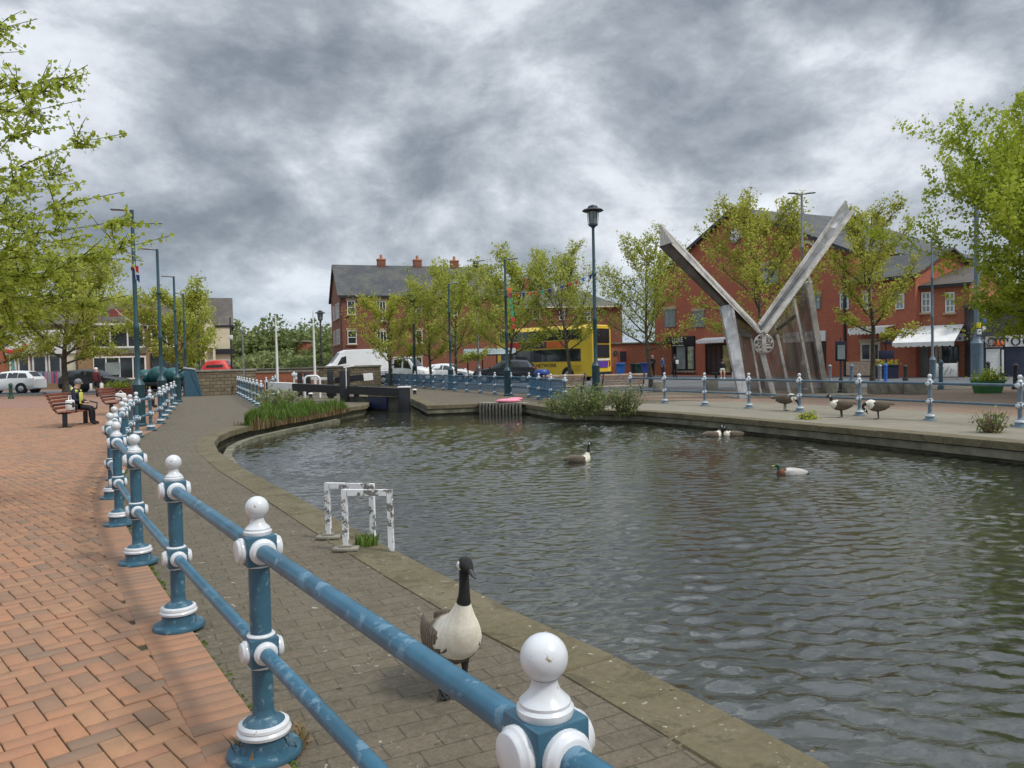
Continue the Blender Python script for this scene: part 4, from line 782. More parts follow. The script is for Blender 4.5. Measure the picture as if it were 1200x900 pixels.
def lantern(label,px,py,Y,m=teal,sc=1.):
    top=A(px,py,Y); t=thing('lantern_post',label,'lamp post',(top.x,Y,0),0,'lantern posts'); h=top.z
    mb=MB(); column(mb,h-1.0*sc,r0=.17,r1=.07,bh=1.3); mb.build('column',m,t)
    mb=MB(); z=h-1.0*sc; mb.lathe([(.06,z),(.10,z+.06*sc),(.2*sc,z+.12*sc),(.2*sc,z+.18*sc)],n=12); [mb.tube([(.2*sc*math.cos(a),.2*sc*math.sin(a),z+.16*sc),(.25*sc*math.cos(a),.25*sc*math.sin(a),z+.72*sc)],.014,6) for a in np.arange(8)*PI/4]; mb.build('lantern_frame',m,t)
    mb=MB(); mb.lathe([(.17*sc,z+.19*sc),(.22*sc,z+.70*sc)],n=16); mb.build('lantern_glass',glass_l,t)
    mb=MB(); mb.lathe([(.42*sc,z+.72*sc),(.46*sc,z+.75*sc),(.40*sc,z+.80*sc),(.22*sc,z+.86*sc),(.2*sc,z+.93*sc),(.12*sc,z+.97*sc),(.03,z+1.0*sc)],n=24); mb.build('lantern_roof',dark_m,t); return t,h
LT=lantern('tall teal lantern post with wide round cap beside the flowering bank shrubs',694.5,240,33,sc=1.)
lantern('dark lantern post in front of the apartment block, left of the roadside trees',483.5,338,56); lantern('small distant lantern post just left of the apartment block',375,363.5,68,m=dark_m)
# big service column at right, with notices
p=A(1145,441,41.5); t=thing('lighting_column','thick teal lighting column with yellow and white notices rising into the large right tree','lamp post',(p.x,41.5,0)); mb=MB(); mb.lathe([(.36,0),(.36,.1),(.30,.16),(.30,1.95),(.32,2.0),(.20,2.2),(.14,2.45),(.13,6.),(.11,10.)],n=18); mb.build('column',blue_l,t)
mb=MB(); mb.tube([(0,0,10.),(-.8,0,10.1)],.1,8); mb.build('lamp_head',grey_m,t)
for z_,m_,x_,w_s in ((2.95,yellowp,-.02,.2),(2.6,white_flat,.0,.2),(3.15,bin_lblue,.28,.18),(2.75,white_flat,.26,.16),(3.6,white_flat,.25,.16)): mb=MB(); mb.bbox((x_,-.2,z_),(w_s,.1,.28),.01); mb.build('notice',m_,t)
for px,py,Y,lab in ((322.8,369,46,'tall slender white pole on the far lock side, left of the pair'),(366.8,364,46,'tall slender white pole on the far lock side, right of the pair')):
    c=A(px,py,Y); t=tag(MB().tube([(0,0,0),(0,0,c.z*.5),(0,0,c.z)],[.085,.07,.035],10).build('white_pole',white_flat,None,(c.x,Y,0)),lab,'pole','white lock side poles')
c=A(284,386,42.8); t=thing('grey_pole','thin grey galvanised pole at the right end of the stone wall','pole',(c.x,42.8,0)); MB().lathe([(.06,0),(.06,.5)],n=10).build('sleeve',dark_m,t); MB().lathe([(.045,.5),(.04,c.z)],n=10).build('shaft',grey_m,t); MB().bbox((0,0,c.z-.1),(.12,.25,.2),.02).build('bracket',grey_m,t)
c=A(269.5,372,62); t=thing('grey_pole','dark slim lamp pole before the cream rendered gable','pole',(c.x,62,0)); MB().lathe([(.09,0),(.05,c.z)],n=10).build('shaft',dark_m,t); MB().bbox((.0,0,c.z-1.6),(.3,.2,.35),.02).build('camera',white_flat,t)
# bunting
FL=[red,orange,bin_lblue,white_flat,mat('green flag',(.03,.30,.16),.7,.1,3.),mat('navy flag',(.03,.05,.25),.7,.1,3.)]
def bunting(label,p0,p1,sag,n,sz=.28,vertical=False,cols=None):
    p0=Vector(p0);p1=Vector(p1); t=thing('bunting',label,'bunting',p0,0,'strings of bunting'); P=lambda f:(p1-p0)*f-Vector((0,0,sag*4*f*(1-f)))
    mb=MB(); mb.tube([P(k/12) for k in range(13)],.008,4); mb.build('cord',white_flat,t); rs=random.Random(n)
    for k in range(n):
        c=P((k+.5)/n); dd=(P((k+.6)/n)-P((k+.4)/n)).normalized(); dx=Vector((dd.x,dd.y,dd.z)) if not vertical else Vector((1,0,0)); s=sz; tw=rs.uniform(-.3,.3); d=Vector((tw*.4+(.25 if vertical else 0),tw,-1)).normalized()*s*1.15
        a=c-dx*s/2; b=c+dx*s/2; e=c+d; nn=Vector((0,.006,0)); mb=MB(); mb.add([a-nn,b-nn,e-nn,a+nn,b+nn,e+nn],[(0,1,2),(5,4,3),(0,3,4,1),(1,4,5,2),(2,5,3,0)]); mb.build('flag',cols[k%len(cols)] if cols else FL[rs.randrange(6)],t)
lx,lh=LR; c=lx.location
bunting('bunting hanging down beside the roadside street lamp',(c.x+.15,c.y-.1,A(591,335,c.y).z),(c.x+.35,c.y-.1,A(597,385,c.y).z),-.1,7,.24,True)
c2=LT[0].location; bunting('long sagging bunting from the roadside lamp to the tall lantern post',(c.x+.1,c.y,A(591,343,c.y).z),(c2.x,c2.y,A(694,320,c2.y).z),.25,13,.2)
c=LP[0][0].location; bunting('two small flags, red and blue, tied to the nearest left lamp',(c.x+.06,c.y-.1,A(156,307,c.y).z),(c.x+.1,c.y-.1,A(158,328,c.y).z),0,2,.2,True,cols=[red,bin_blue])
bunting('little string of cream flags in front of the long slate roof',A(135,362,40),A(188,380,34),.35,6,.2,cols=[cream,white_flat,yellowp])
bunting('small string of flags before the apartment windows',A(470,372,56),A(500,349,54),.3,6,.25)
# ================================================================ STEEL SCULPTURE
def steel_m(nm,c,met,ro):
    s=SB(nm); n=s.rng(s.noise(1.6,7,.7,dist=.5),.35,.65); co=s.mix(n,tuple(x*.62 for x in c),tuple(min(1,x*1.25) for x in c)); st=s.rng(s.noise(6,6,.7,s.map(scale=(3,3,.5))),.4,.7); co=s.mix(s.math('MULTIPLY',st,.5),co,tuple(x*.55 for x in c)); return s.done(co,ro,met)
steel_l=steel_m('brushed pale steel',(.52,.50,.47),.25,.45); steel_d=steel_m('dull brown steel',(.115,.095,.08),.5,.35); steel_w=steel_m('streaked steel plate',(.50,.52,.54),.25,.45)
t=thing('steel_sculpture','tall V shaped steel sculpture like opened lock arms on the far quay','sculpture',(9.8,29.5,0)); O=Vector((9.8,29.5,0))
def T(px,py,Y): return A(px,py,Y)-O
def beam_part(px_top,px_bot,px_tip2,Yt,Yb,w,depth,name):
    """box beam given upper edge (top->bottom) and lower edge pixels; w in metres is depth into the scene"""
    (a0,a1),(b0,b1)=px_top,px_bot
    P=[T(*a0,Yt),T(*a1,Yb),T(*b1,Yb),T(*b0,Yt)]; dv=Vector((w[0],w[1],0)); Q=[p+dv for p in P]; mb=MB()
    mb.add(P+Q,[(0,1,2,3),(7,6,5,4),(0,4,5,1),(1,5,6,2),(2,6,7,3),(3,7,4,0)],[0,0,1,0,1,1]); return P,Q,mb
# left arm: dark front trough, pale upper flange and pointed end plate
P0=T(774,263.5,28.6);P1=T(774,288,28.6);Pm=T(787,284,28.6);E1=T(896,391,29.3);E2=T(846,359,29.0);E3=T(893,388,29.3)
bk=Vector((.30,.95,.0))
mb=MB(); f0=[T(774,263.5,28.55),T(787,279,28.5),T(892,387.5,29.15),T(889,382.5,29.6)]; 
up=[T(774,263,28.5),T(894,390.5,29.1),T(889,381.5,29.9),T(775,262,29.5)]; dn=[v-Vector((0,0,.10)) for v in up]; lip=[T(774,263.5,28.5),T(893.5,391,29.1),T(888.5,390.5,29.1),T(786,285,28.5)]
mb.add(up+dn,[(0,1,2,3),(7,6,5,4),(0,4,5,1),(1,5,6,2),(2,6,7,3),(3,7,4,0)]); mb.add(lip+[v+Vector((.0,.06,0)) for v in lip],[(0,1,2,3),(7,6,5,4),(0,4,5,1),(1,5,6,2),(2,6,7,3),(3,7,4,0)]); mb.build('arm_flange',steel_l,t)
mb=MB(); tri=[T(773.5,262.5,28.5),T(773.5,288.5,28.5),T(787.5,284,28.45)]; mb.add(tri+[v+Vector((.05,.06,0)) for v in tri],[(0,1,2),(5,4,3),(0,3,4,1),(1,4,5,2),(2,5,3,0)]); mb.build('arm_end_plate',steel_l,t)
# right arm
def plate(pts,th,m,name,mi=0):
    vs=[Vector(p) for p in pts]; n=len(vs); nv=(vs[1]-vs[0]).cross(vs[2]-vs[0]).normalized(); 
    if nv.y<0: nv=-nv
    ws=[v+nv*th for v in vs]; mb=MB(); mb.add(vs+ws,[tuple(range(n)),tuple(range(n,2*n))[::-1]]+[(i,n+i,n+(i+1)%n,(i+1)%n) for i in range(n)]); return mb.build(name,m,t)
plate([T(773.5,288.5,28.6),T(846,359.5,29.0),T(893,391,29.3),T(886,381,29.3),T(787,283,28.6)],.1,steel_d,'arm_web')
Y0,Y1=29.2,30.6
plate([T(890.5,381,Y0),T(973,266,Y1-.25),T(981,268,Y1-.25),T(893,388,Y0)],.06,steel_m('mid grey steel',(.19,.195,.20),.4,.4),'arm_web')
plate([T(973,266,Y1-.2),T(991.5,236,Y1),T(996.5,250,Y1),T(982,269,Y1-.2)],.06,steel_w,'arm_end_plate')
mb=MB(); mb.beam(T(889.5,381,Y0-.05),T(991.5,236,Y1-.05),.5,.07,up=(0,1,0)) if False else mb.beam(T(889.8,380.5,Y0-.06),T(991.5,236,Y1-.06),.06,.12); mb.build('arm_upper_flange',steel_l,t)
mb=MB(); mb.beam(T(893.5,391.5,Y0-.2),T(996.3,249,Y1-.2),.14,.5,up=(0,1,0)); mb.build('arm_lower_flange',steel_l,t)
plate([T(944,319,30.0),T(947,319,30.0),T(952,331,29.9),T(949,333,29.9)],.04,steel_l,'cross_rib')
# legs
plate([T(844.5,359,29.0),T(857,356,29.0),T(876.5,466.5,28.7),T(867,467.5,28.7)],.25,steel_w,'left_leg')
mb=MB(); mb.beam(T(857,360,29.1),T(875,470,29.0),.1,.3); mb.build('leg_rib',steel_l,t)
plate([T(945,331,30.1),T(951.5,329,30.1),T(971.5,460.5,30.9),T(965.5,461.5,30.9)],.2,steel_l,'right_leg')
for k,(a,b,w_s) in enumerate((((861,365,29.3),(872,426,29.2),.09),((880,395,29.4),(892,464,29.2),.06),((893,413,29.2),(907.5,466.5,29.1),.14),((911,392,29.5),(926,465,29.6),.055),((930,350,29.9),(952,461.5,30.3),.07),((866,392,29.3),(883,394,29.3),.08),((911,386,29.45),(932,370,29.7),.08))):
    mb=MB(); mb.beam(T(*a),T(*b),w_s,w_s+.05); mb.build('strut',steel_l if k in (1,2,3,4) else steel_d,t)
plate([T(862,382,29.35),T(882,391,29.35),T(882,395,29.35),T(864,388,29.35)],.05,steel_d,'bracket')
# fine mesh screens between the struts
def mesh_m():
    s=SB('woven mesh'); m=s.done(s.mix(s.rng(s.noise(1.,5,.6),.3,.7),(.16,.12,.10),(.24,.19,.16)),.6,.3); tr=s.n('ShaderNodeBsdfTransparent'); mx_=s.n('ShaderNodeMixShader')
    cb=s.map(scale=(26,26,26)); w1=s.n('ShaderNodeTexWave',bands_direction='Z'); w1.inputs['Scale'].default_value=9.; s.link(s.tc,w1.inputs[0]); w2=s.n('ShaderNodeTexWave',bands_direction='X'); w2.inputs['Scale'].default_value=9.; s.link(s.tc,w2.inputs[0])
    f=s.math('GREATER_THAN',s.math('MAXIMUM',w1.outputs[1],w2.outputs[1]),.70); o=[x for x in s.N if x.type=='OUTPUT_MATERIAL'][0]; s.link(f,mx_.inputs[0]); s.link(tr.outputs[0],mx_.inputs[1]); s.link(s.b.outputs[0],mx_.inputs[2]); s.link(mx_.outputs[0],o.inputs[0]); return m
meshm=mesh_m()
plate([T(858,366,29.55),T(894,391,29.55),T(908,466,29.4),T(875,466,29.4)],.015,meshm,'mesh_screen')
plate([T(896,391,29.7),T(910,374,29.8),T(926,465,29.9),T(908.5,466,29.5)],.015,meshm,'mesh_screen')
plate([T(911,373,29.9),T(931,346,30.2),T(951,461.5,30.6),T(927,464.5,30.0)],.015,meshm,'mesh_screen'); plate([T(932,344,30.3),T(946,330,30.4),T(966,461,31.2),T(953,462,30.7)],.015,meshm,'mesh_screen')
c=T(895,403,29.0); mb=MB(); r=.36; ring_=lambda R_,rr: mb.tube([c+Vector((math.cos(a)*R_,0,math.sin(a)*R_)) for a in np.linspace(0,2*PI,25)],rr,6,caps=False)
ring_(r,.03); ring_(r*.62,.022)
for k in range(10): a=k*PI/5; mb.tube([c+Vector((math.cos(a+f*.8)*r*f,-.02,math.sin(a+f*.8)*r*f)) for f in (.2,.45,.7,.97)],.02,5)
for k in range(8): a=k*PI/4+.2; mb.sph(c+Vector((math.cos(a)*r*.8,-.03,math.sin(a)*r*.8)),.06,8)
mb.bbox(c+Vector((0,-.03,.03)),(.16,.08,.75),.02); mb.build('emblem',steel_l,t)
mb=MB(); mb.bbox((1.2,.1,.02),(5.2,1.6,.05),.01); mb.build('plinth',conc,t)
# ================================================================ STREET FURNITURE
def bench_proto(m_slat,m_fr,L_=1.8,name='bench',nar=3):
    t=bpy.data.objects.new(name,None); C.objects.link(t)
    mb=MB()
    for k in range(5): mb.bbox((0,-.02+k*.1,.45-.004*(k-2)**2),(L_,.075,.035),.008)
    mb.build('seat',m_slat,t); mb=MB()
    for k in range(5): mb.bbox((0,.48+.045*k,.55+.095*k),(L_,.03,.075),.008)
    mb.build('backrest',m_slat,t)
    for x in (-L_/2+.12,L_/2-.12):
        mb=MB(); mb.tube([(x,-.1,.46),(x,.1,.42),(x,.38,.41),(x,.48,.5),(x,.6,.8),(x,.69,1.0),(x,.75,1.0)],[.028]*7,8); mb.tube([(x,-.1,.46),(x,-.12,.62),(x,.1,.68),(x,.5,.66)],.022,8); mb.bbox((x,.22,.21),(.07,.12,.42),.01); mb.bbox((x,.22,.015),(.14,.34,.03),.008); mb.build('frame',m_fr,t)
    return t
bn=bench_proto(timber_red,dark_m); tag(bn,'red brown slatted bench with the navy coated person, nearest on the plaza','bench','slatted plaza benches')
bc=G(106,499.5); bn.location=(bc.x+.35,bc.y,0); bn.rotation_euler[2]=math.radians(100); bench_rz=math.radians(100)
bn.location=(-12.5,22.4,0)
b2=dup(bn); tag(b2,'empty slatted bench with white bag behind the ball topped posts, further along the plaza','bench','slatted plaza benches'); b2.location=(-14.0,27.8,0); b2.rotation_euler[2]=math.radians(100)
b3=dup(bn); tag(b3,'slatted bench furthest along the plaza beside the lamp columns','bench','slatted plaza benches'); b3.location=(-15.4,33.,0); b3.rotation_euler[2]=math.radians(102)
bp=bench_proto(timber_p,teal,2.0); tag(bp,'pale slatted bench seen from behind beside the navy litter bin','bench','pale benches on the far quay'); c=G(660,463); bp.location=(A(657,450,33.5).x,33.5,0); bp.rotation_euler[2]=PI+.25
bq=dup(bp); tag(bq,'pale slatted bench seen from behind, right of the tall lantern post','bench','pale benches on the far quay'); bq.location=(A(726,450,32.5).x,32.5,0); bq.rotation_euler[2]=PI+.15
def wheelie(label,px,py,Y,m,h=1.07,w=.58,grp='wheelie bins by the low brick building'):
    c=A(px,py,Y); t=thing('wheelie_bin',label,'bin',(c.x,Y,0),0,grp); s=h/1.07; mb=MB()
    mb.add([(-.22*s,-.24*s,.08*s),(.22*s,-.24*s,.08*s),(.22*s,.26*s,.08*s),(-.22*s,.26*s,.08*s),(-.28*s,-.33*s,.98*s),(.28*s,-.33*s,.98*s),(.28*s,.36*s,.98*s),(-.28*s,.36*s,.98*s)],[(3,2,1,0),(4,5,6,7),(0,1,5,4),(1,2,6,5),(2,3,7,6),(3,0,4,7)]); mb.bbox((0,0,.97*s),(.60*s,.74*s,.05),.01); mb.build('body',m,t)
    mb=MB(); mb.bbox((0,0,1.03*s),(.62*s,.76*s,.07*s),.03); mb.tube([(-.25*s,.42*s,.97*s),(.25*s,.42*s,.97*s)],.02,8); mb.build('lid',m,t)
    for x in (-.26,.26): mb=MB(); mb.tube([(x*s-.03,.3*s,.1*s),(x*s+.03,.3*s,.1*s)],[.1*s,.1*s],14); mb.build('wheel',rubber,t)
wheelie('bright blue wheelie bin standing alone at the louvre door',727,440,62,bin_lblue,1.25); wheelie('black green wheelie bin, leftmost of the three together',744,440,62,dark_m,1.2); wheelie('dark green wheelie bin in the middle of the three',750,440,60.5,bin_green,1.2); wheelie('navy wheelie bin right of the dark green one beside the tree trunk',757,441,59,bin_blue,1.25)
c=A(635.5,460,35.0); t=thing('litter_bin','navy blue litter bin with rounded top behind the barred railing','bin',(c.x,35.,0)); mb=MB(); mb.bbox((0,0,.5),(.56,.56,.95),.04); mb.build('body',bin_blue,t); mb=MB(); mb.lathe([(.36,.98),(.36,1.08),(.30,1.16),(.1,1.2)],n=20); mb.build('hood',bin_blue,t); mb=MB(); mb.bbox((.02,-.29,.82),(.32,.04,.2),.01); mb.build('opening',black,t); mb=MB(); mb.bbox((.05,-.3,.62),(.06,.02,.16),.004); mb.build('badge',whitec,t)
blk_lab=['leftmost of the row, in front of the navy wheelie bin','in front of the two seated people','right beside the sculpture right leg','left of the near tree trunk','just right of the near tree trunk','middle of the right hand pair','right end nearest the cafe awning']
for (px,py,Y,w),lb in zip(((771.5,461,36,.42),(834,456,37,.5),(972,461,30.5,.45),(997,461,30.3,.50),(1029.5,462,29.8,.68),(1053,463,29.5,.68),(1073,464,29.0,.68)),blk_lab):
    c=A(px,py,Y); t=tag(MB().bbox((0,0,.24),(w,.45,.48),.025).build('concrete_block',conc,None,(c.x,Y,0),.08),'squat mossy concrete seat block, '+lb,'block','concrete seat blocks')
def bollard(label,px,Y,h,m,r=.075):
    c=A(px,440,Y); t=thing('bollard',label,'bollard',(c.x,Y,0),0,'bollards'); mb=MB(); mb.lathe([(r*1.5,0),(r*1.5,.12),(r*1.05,.18),(r,.22),(r*.92,h*.72),(r*1.15,h*.73),(r*1.15,h*.76)],n=14); mb.build('shaft',m,t); mb=MB(); mb.lathe([(r*.92,h*.765),(r*.92,h*.84),(r*1.25,h*.85),(r*1.2,h*.92),(r*.7,h*.98),(r*.1,h)],n=14); mb.build('cap',m,t)
bollard('grey bollard right of the sculpture before the red wall',972.7,44,1.0,grey_m,.09); bollard('grey blue bollard in front of the pale plinth panel',998,43,1.0,blue_l,.09); bollard('pale grey bollard left of the dark flower planter',1030.8,41,1.0,grey_m,.1); bollard('bright blue bollard in front of the dark flower planter',1038,40,1.05,bin_lblue,.08); bollard('dark bollard in front of the brick pier',1061,43,.9,dark_m,.1); bollard('blue bollard before the cafe barrier',1102.5,32.5,1.25,mat('bollard blue',(.04,.09,.13),.4,.2,4.),.085); bollard('black bollard behind the rightmost railing post',1190,31,1.05,black,.09); bollard('small bollard in front of the white roller shutter',1158,42,1.0,dark_m,.09); bollard('dark green bollard at the kerb below the white parked car',11.8,46,.95,bin_green,.1)
# info sign on post
c=A(985.5,457,31.5); t=thing('information_sign','dark framed information sign on a slim post right of the sculpture','sign',(c.x,31.5,0)); mb=MB(); mb.lathe([(.14,0),(.14,.08),(.10,.12),(.085,.55),(.05,.6),(.045,1.4)],n=12); mb.build('post',dark_m,t); z0=A(985,423,31.5).z;z1=A(985,400,31.5).z; mb=MB(); mb.bbox((0,0,(z0+z1)/2),(.42,.1,z1-z0),.02); mb.lathe([(.02,z1),(.02,z1+.15)],n=6); mb.build('frame',navy,t); mb=MB(); mb.box((0,-.06,(z0+z1)/2-.04),(.3,.02,(z1-z0)*.72)); mb.build('panel',glass_l,t)
c=A(1038.5,441,45); t=thing('finger_sign','dark twin board sign on a black post behind the near tree','sign',(c.x,45,0)); mb=MB(); zt=A(1038,384,45).z; mb.lathe([(.05,0),(.04,zt)],n=8); mb.build('post',black,t)
for (y0,y1,x0,x1) in ((397,403.5,1034,1043),(411,420.5,1029,1047)): a=A(x0,y0,45);b=A(x1,y1,45); mb=MB(); mb.bbox(((a.x+b.x)/2-c.x,-.08,(a.z+b.z)/2),(b.x-a.x,.06,a.z-b.z),.01); mb.build('board',navy,t)
# planters
def planter(label,px,py,Y,w0,w1,h,d,m,leafm,n,spread,yl=0,flowers=None):
    c=A(px,py,Y); t=thing('planter',label,'planter',(c.x,Y,0),.05,'planters'); mb=MB(); mb.add([(-w0/2,-d*.4,0),(w0/2,-d*.4,0),(w0/2,d*.4,0),(-w0/2,d*.4,0),(-w1/2,-d/2,h),(w1/2,-d/2,h),(w1/2,d/2,h),(-w1/2,d/2,h)],[(3,2,1,0),(0,1,5,4),(1,2,6,5),(2,3,7,6),(3,0,4,7),(4,5,6,7)]); mb.box((0,-d/2,h-.03),(w1+.05,.05,.06)); mb.build('tub',m,t)
    rg=np.random.default_rng(int(px)); p=rg.normal(size=(n,3))*np.array([w1*.27,d*.25,spread*.4]); p[:,2]=np.abs(p[:,2])+h; leafmesh('plants',p,.09,leafm,t,rg)
    if flowers: p=rg.normal(size=(60,3))*np.array([w1*.3,d*.25,spread*.3]); p[:,2]=np.abs(p[:,2])+h+spread*.25; leafmesh('flowers',p,.06,flowers,t,rg)
planter('tapered green plastic planter with yellowish plants beyond the right railing',1157.5,461,28.8,.80,1.04,.48,.5,green_pl,leaf_y,500,.42,flowers=leaf_y)
planter('dark rectangular planter with reddish flowers against the brick pier',1039,444,47,1.25,1.3,.85,.5,navy,leaf_r,300,.35,flowers=orange)
planter('low brick edged planter with green plants beside the parked dark car',141,453,50,2.0,2.0,.42,1.0,timber_red,leaf_r,900,.5)
# wooden cafe barrier, tables
c=A(1108,440,43); t=thing('cafe_barrier','pale folding cafe barrier with black script in front of the cafe','barrier',(c.x,43,0),-.3); mb=MB(); mb.bbox((0,0,.55),(1.25,.05,.75),.01); mb.build('panel',white_flat,t); mb=MB(); [mb.beam((-.35+k*.14,-.035,.3+(k%2)*.2),(-.25+k*.14,-.035,.75-(k%3)*.1),.03,.01) for k in range(6)]; mb.build('script',dark_m,t)
for x in (-.6,.6): MB().bbox((x,0,.5),(.05,.06,1.0),.01).build('leg',timber_p,t)
# low wall piece with stone slabs at lower right of benches? sign on left
c=A(232,424,56); t=thing('notice_sign','small white square notice on a post in front of the leafy tree at left','sign',(c.x,56,0)); MB().lathe([(.04,0),(.04,c.z)],n=8).build('post',grey_m,t); MB().bbox((0,-.05,c.z),(.45,.03,.62),.01).build('board',white_flat,t); MB().bbox((0,-.075,c.z),(.22,.02,.25),.005).build('pictogram',dark_m,t)
# ================================================================ VEHICLES
def car(name,label,loc,rz,Lc,Wc,st,glas,paint,cat='car',wheels=(.8,3.3),wr=.33,lights=True,group=None,win=None):
    """st: stations (x, z_bottom, z_shoulder, z_roof, half_roof_width); front at x=0"""
    t=thing(name,label,cat,loc,rz,group); mb=MB(); vs=[];n=12
    for x,zb,zs,zr,hr in st:
        W2=Wc/2*(.90 if x in (st[0][0],st[-1][0]) else 1.); hr=min(hr,W2)
        prof=[(-W2*.92,zb),(-W2,zb+.12),(-W2*1.01,(zb+zs)/2),(-W2*.97,zs),(-hr,zr-.05),(-hr*.82,zr),(hr*.82,zr),(hr,zr-.05),(W2*.97,zs),(W2*1.01,(zb+zs)/2),(W2,zb+.12),(W2*.92,zb)]
        vs+=[(x,y,z) for y,z in prof]
    fs=[]
    for i in range(len(st)-1):
        for k in range(n): fs.append((i*n+k,i*n+(k+1)%n,(i+1)*n+(k+1)%n,(i+1)*n+k))
    fs.append(tuple(range(n))); fs.append(tuple((len(st)-1)*n+k for k in range(n))[::-1]); mb.add(vs,fs,0,True); mb.build('body',paint,t)
    f=lambda x,j: float(np.interp(x,[s_[0] for s_ in st],[s_[j] for s_ in st]))
    def side(x0,x1,a=.10,b=.86,x0t=None,x1t=None):
        for sg in (-1,1):
            P=[]
            for x,fr in ((x0,a),(x1,a),(x1t if x1t is not None else x1,b),(x0t if x0t is not None else x0,b)):
                zs,zr,hr=f(x,2),f(x,3),min(f(x,4),Wc/2); y=(Wc/2*.97)*(1-fr)+hr*fr; P.append(Vector((x,sg*(y+.012),zs*(1-fr)+(zr-.05)*fr)))
            Q=[p+Vector((0,-sg*.03,0)) for p in P]; mb=MB(); mb.add(P+Q,[(0,1,2,3),(7,6,5,4),(0,4,5,1),(1,5,6,2),(2,6,7,3),(3,7,4,0)]); mb.build('side_window',glas,t)
    for w_ in (win or []): side(*w_)
    for k in range(len(st)-1):
        s0,s1=st[k],st[k+1]
        if len(s0)and abs(s1[3]-s0[3])>.28 and (s1[0]-s0[0])<1.4:
            for fr0,fr1 in ((.08,.92),):
                def pt(fr,sg): 
                    x=s0[0]+(s1[0]-s0[0])*fr; zr=s0[3]+(s1[3]-s0[3])*fr; hr=s0[4]+(s1[4]-s0[4])*fr; return Vector((x,sg*hr*.80,zr))
                off=Vector((-(s1[3]-s0[3]),0,(s1[0]-s0[0]))).normalized()*.012
                P=[pt(fr0,-1)+off,pt(fr0,1)+off,pt(fr1,1)+off,pt(fr1,-1)+off]; Q=[p-off*3 for p in P]; mb=MB(); mb.add(P+Q,[(0,1,2,3),(7,6,5,4),(0,4,5,1),(1,5,6,2),(2,6,7,3),(3,7,4,0)]); mb.build('windscreen' if s1[3]>s0[3] else 'rear_window',glas,t)
    for x in wheels:
        for sg in (-1,1):
            y=sg*(Wc/2-.10); mb=MB(); mb.tube([(x,y-.12*sg,wr+.02),(x,y+.095*sg+.02*sg,wr+.02)],[wr*1.17,wr*1.17],24); mb.build('wheel_arch',black,t)
            mb=MB(); mb.tube([(x,y-.1*sg,wr),(x,y+.12*sg,wr),(x,y+.125*sg,wr)],[wr,wr,wr*.9],24); wh=mb.build('wheel',rubber,t); mb=MB(); mb.tube([(x,y+.12*sg,wr),(x,y+.14*sg,wr)],[wr*.62,wr*.5],20); mb.build('rim',chrome,wh)
    if lights:
        for sg in (-1,1):
            s0=st[0]; mb=MB(); mb.sph((s0[0]+.10,sg*Wc*.36,s0[2]-.06),.14,10,sc=(.7,1.1,.6)); mb.build('headlight',glass_l,t)
            s0=st[-1]; mb=MB(); mb.sph((s0[0]-.10,sg*Wc*.40,s0[2]+.02),.14,10,sc=(.6,.8,.8)); mb.build('tail_light',red,t)
    for sg in (-1,1): x=st[3][0]; mb=MB(); mb.bbox((x,sg*(Wc/2+.09),f(x,2)+.08),(.1,.18,.13),.03); mb.build('mirror',paint,t)
    mb=MB(); mb.box((st[0][0]+.02,0,.42),(.06,.5,.11)); mb.build('number_plate',white_flat,t); return t
hatch=[(0,.3,.62,.68,.60),(.15,.2,.74,.80,.72),(.95,.2,.92,.98,.72),(1.15,.2,.95,1.02,.68),(1.95,.2,.98,1.46,.60),(2.6,.2,1.0,1.52,.60),(3.5,.2,1.02,1.46,.58),(3.95,.22,1.04,1.08,.6),(4.05,.3,.9,.95,.62)]
suv=[(0,.35,.72,.80,.65),(.15,.26,.86,.93,.78),(1.0,.26,1.03,1.10,.78),(1.3,.26,1.06,1.13,.72),(2.1,.26,1.08,1.62,.64),(3.0,.26,1.10,1.70,.64),(4.0,.26,1.12,1.63,.62),(4.45,.3,1.12,1.20,.66),(4.6,.38,1.0,1.05,.68)]
vanp=[(0,.4,.80,.92,.75),(.15,.3,.95,1.10,.85),(.75,.3,1.15,1.32,.88),(.95,.3,1.2,1.45,.86),(1.75,.3,1.3,2.45,.80),(2.2,.3,1.35,2.62,.84),(4.0,.3,1.35,2.66,.86),(5.85,.3,1.35,2.62,.86),(5.95,.34,1.3,2.5,.84)]
c=A(368,431,60.5); car('parked_van','large white panel van facing left, behind the mossy lock wall','',0,5.95,2.0,vanp,glass,car_white,cat='van') if False else None
def place(name,label,pxfront,Y,rz,Lc,Wc,st,paint,win,wheels,wr=.33,cat='car',base=0.):
    c=A(pxfront,430,Y); return car(name,label,(c.x,Y,base),rz,Lc,Wc,st,glass,paint,cat=cat,wheels=wheels,wr=wr,win=win)
v_=place('parked_van','large white panel van facing left behind the mossy lock wall',374,66,.42,5.6,2.0,vanp,car_white,[(1.35,2.15,.1,.62,1.75,2.15)],(1.0,4.7),.34,'van',.25)
v_=place('parked_van','small white crew cab pick-up facing right behind the blue barred railing',505,60,PI-.35,4.6,1.9,[(0,.4,.80,.92,.75),(.15,.3,.95,1.10,.85),(.85,.3,1.10,1.22,.85),(1.0,.3,1.12,1.28,.84),(1.65,.3,1.15,2.05,.74),(2.2,.3,1.18,2.15,.78),(2.9,.3,1.18,2.12,.78),(3.0,.3,1.05,1.12,.85),(4.6,.3,1.0,1.05,.85)],car_white,[(1.25,1.95,.1,.8,1.6,1.95),(2.1,2.75,.1,.8)],(.9,3.7),.33,'van')
place('parked_car','white hatchback facing right behind the barred railing',554.5,61.5,PI-.38,4.05,1.75,hatch,car_white,[(1.3,2.3,.1,.85,1.95,2.3),(2.38,3.5,.1,.85,2.38,3.2)],(.75,3.3))
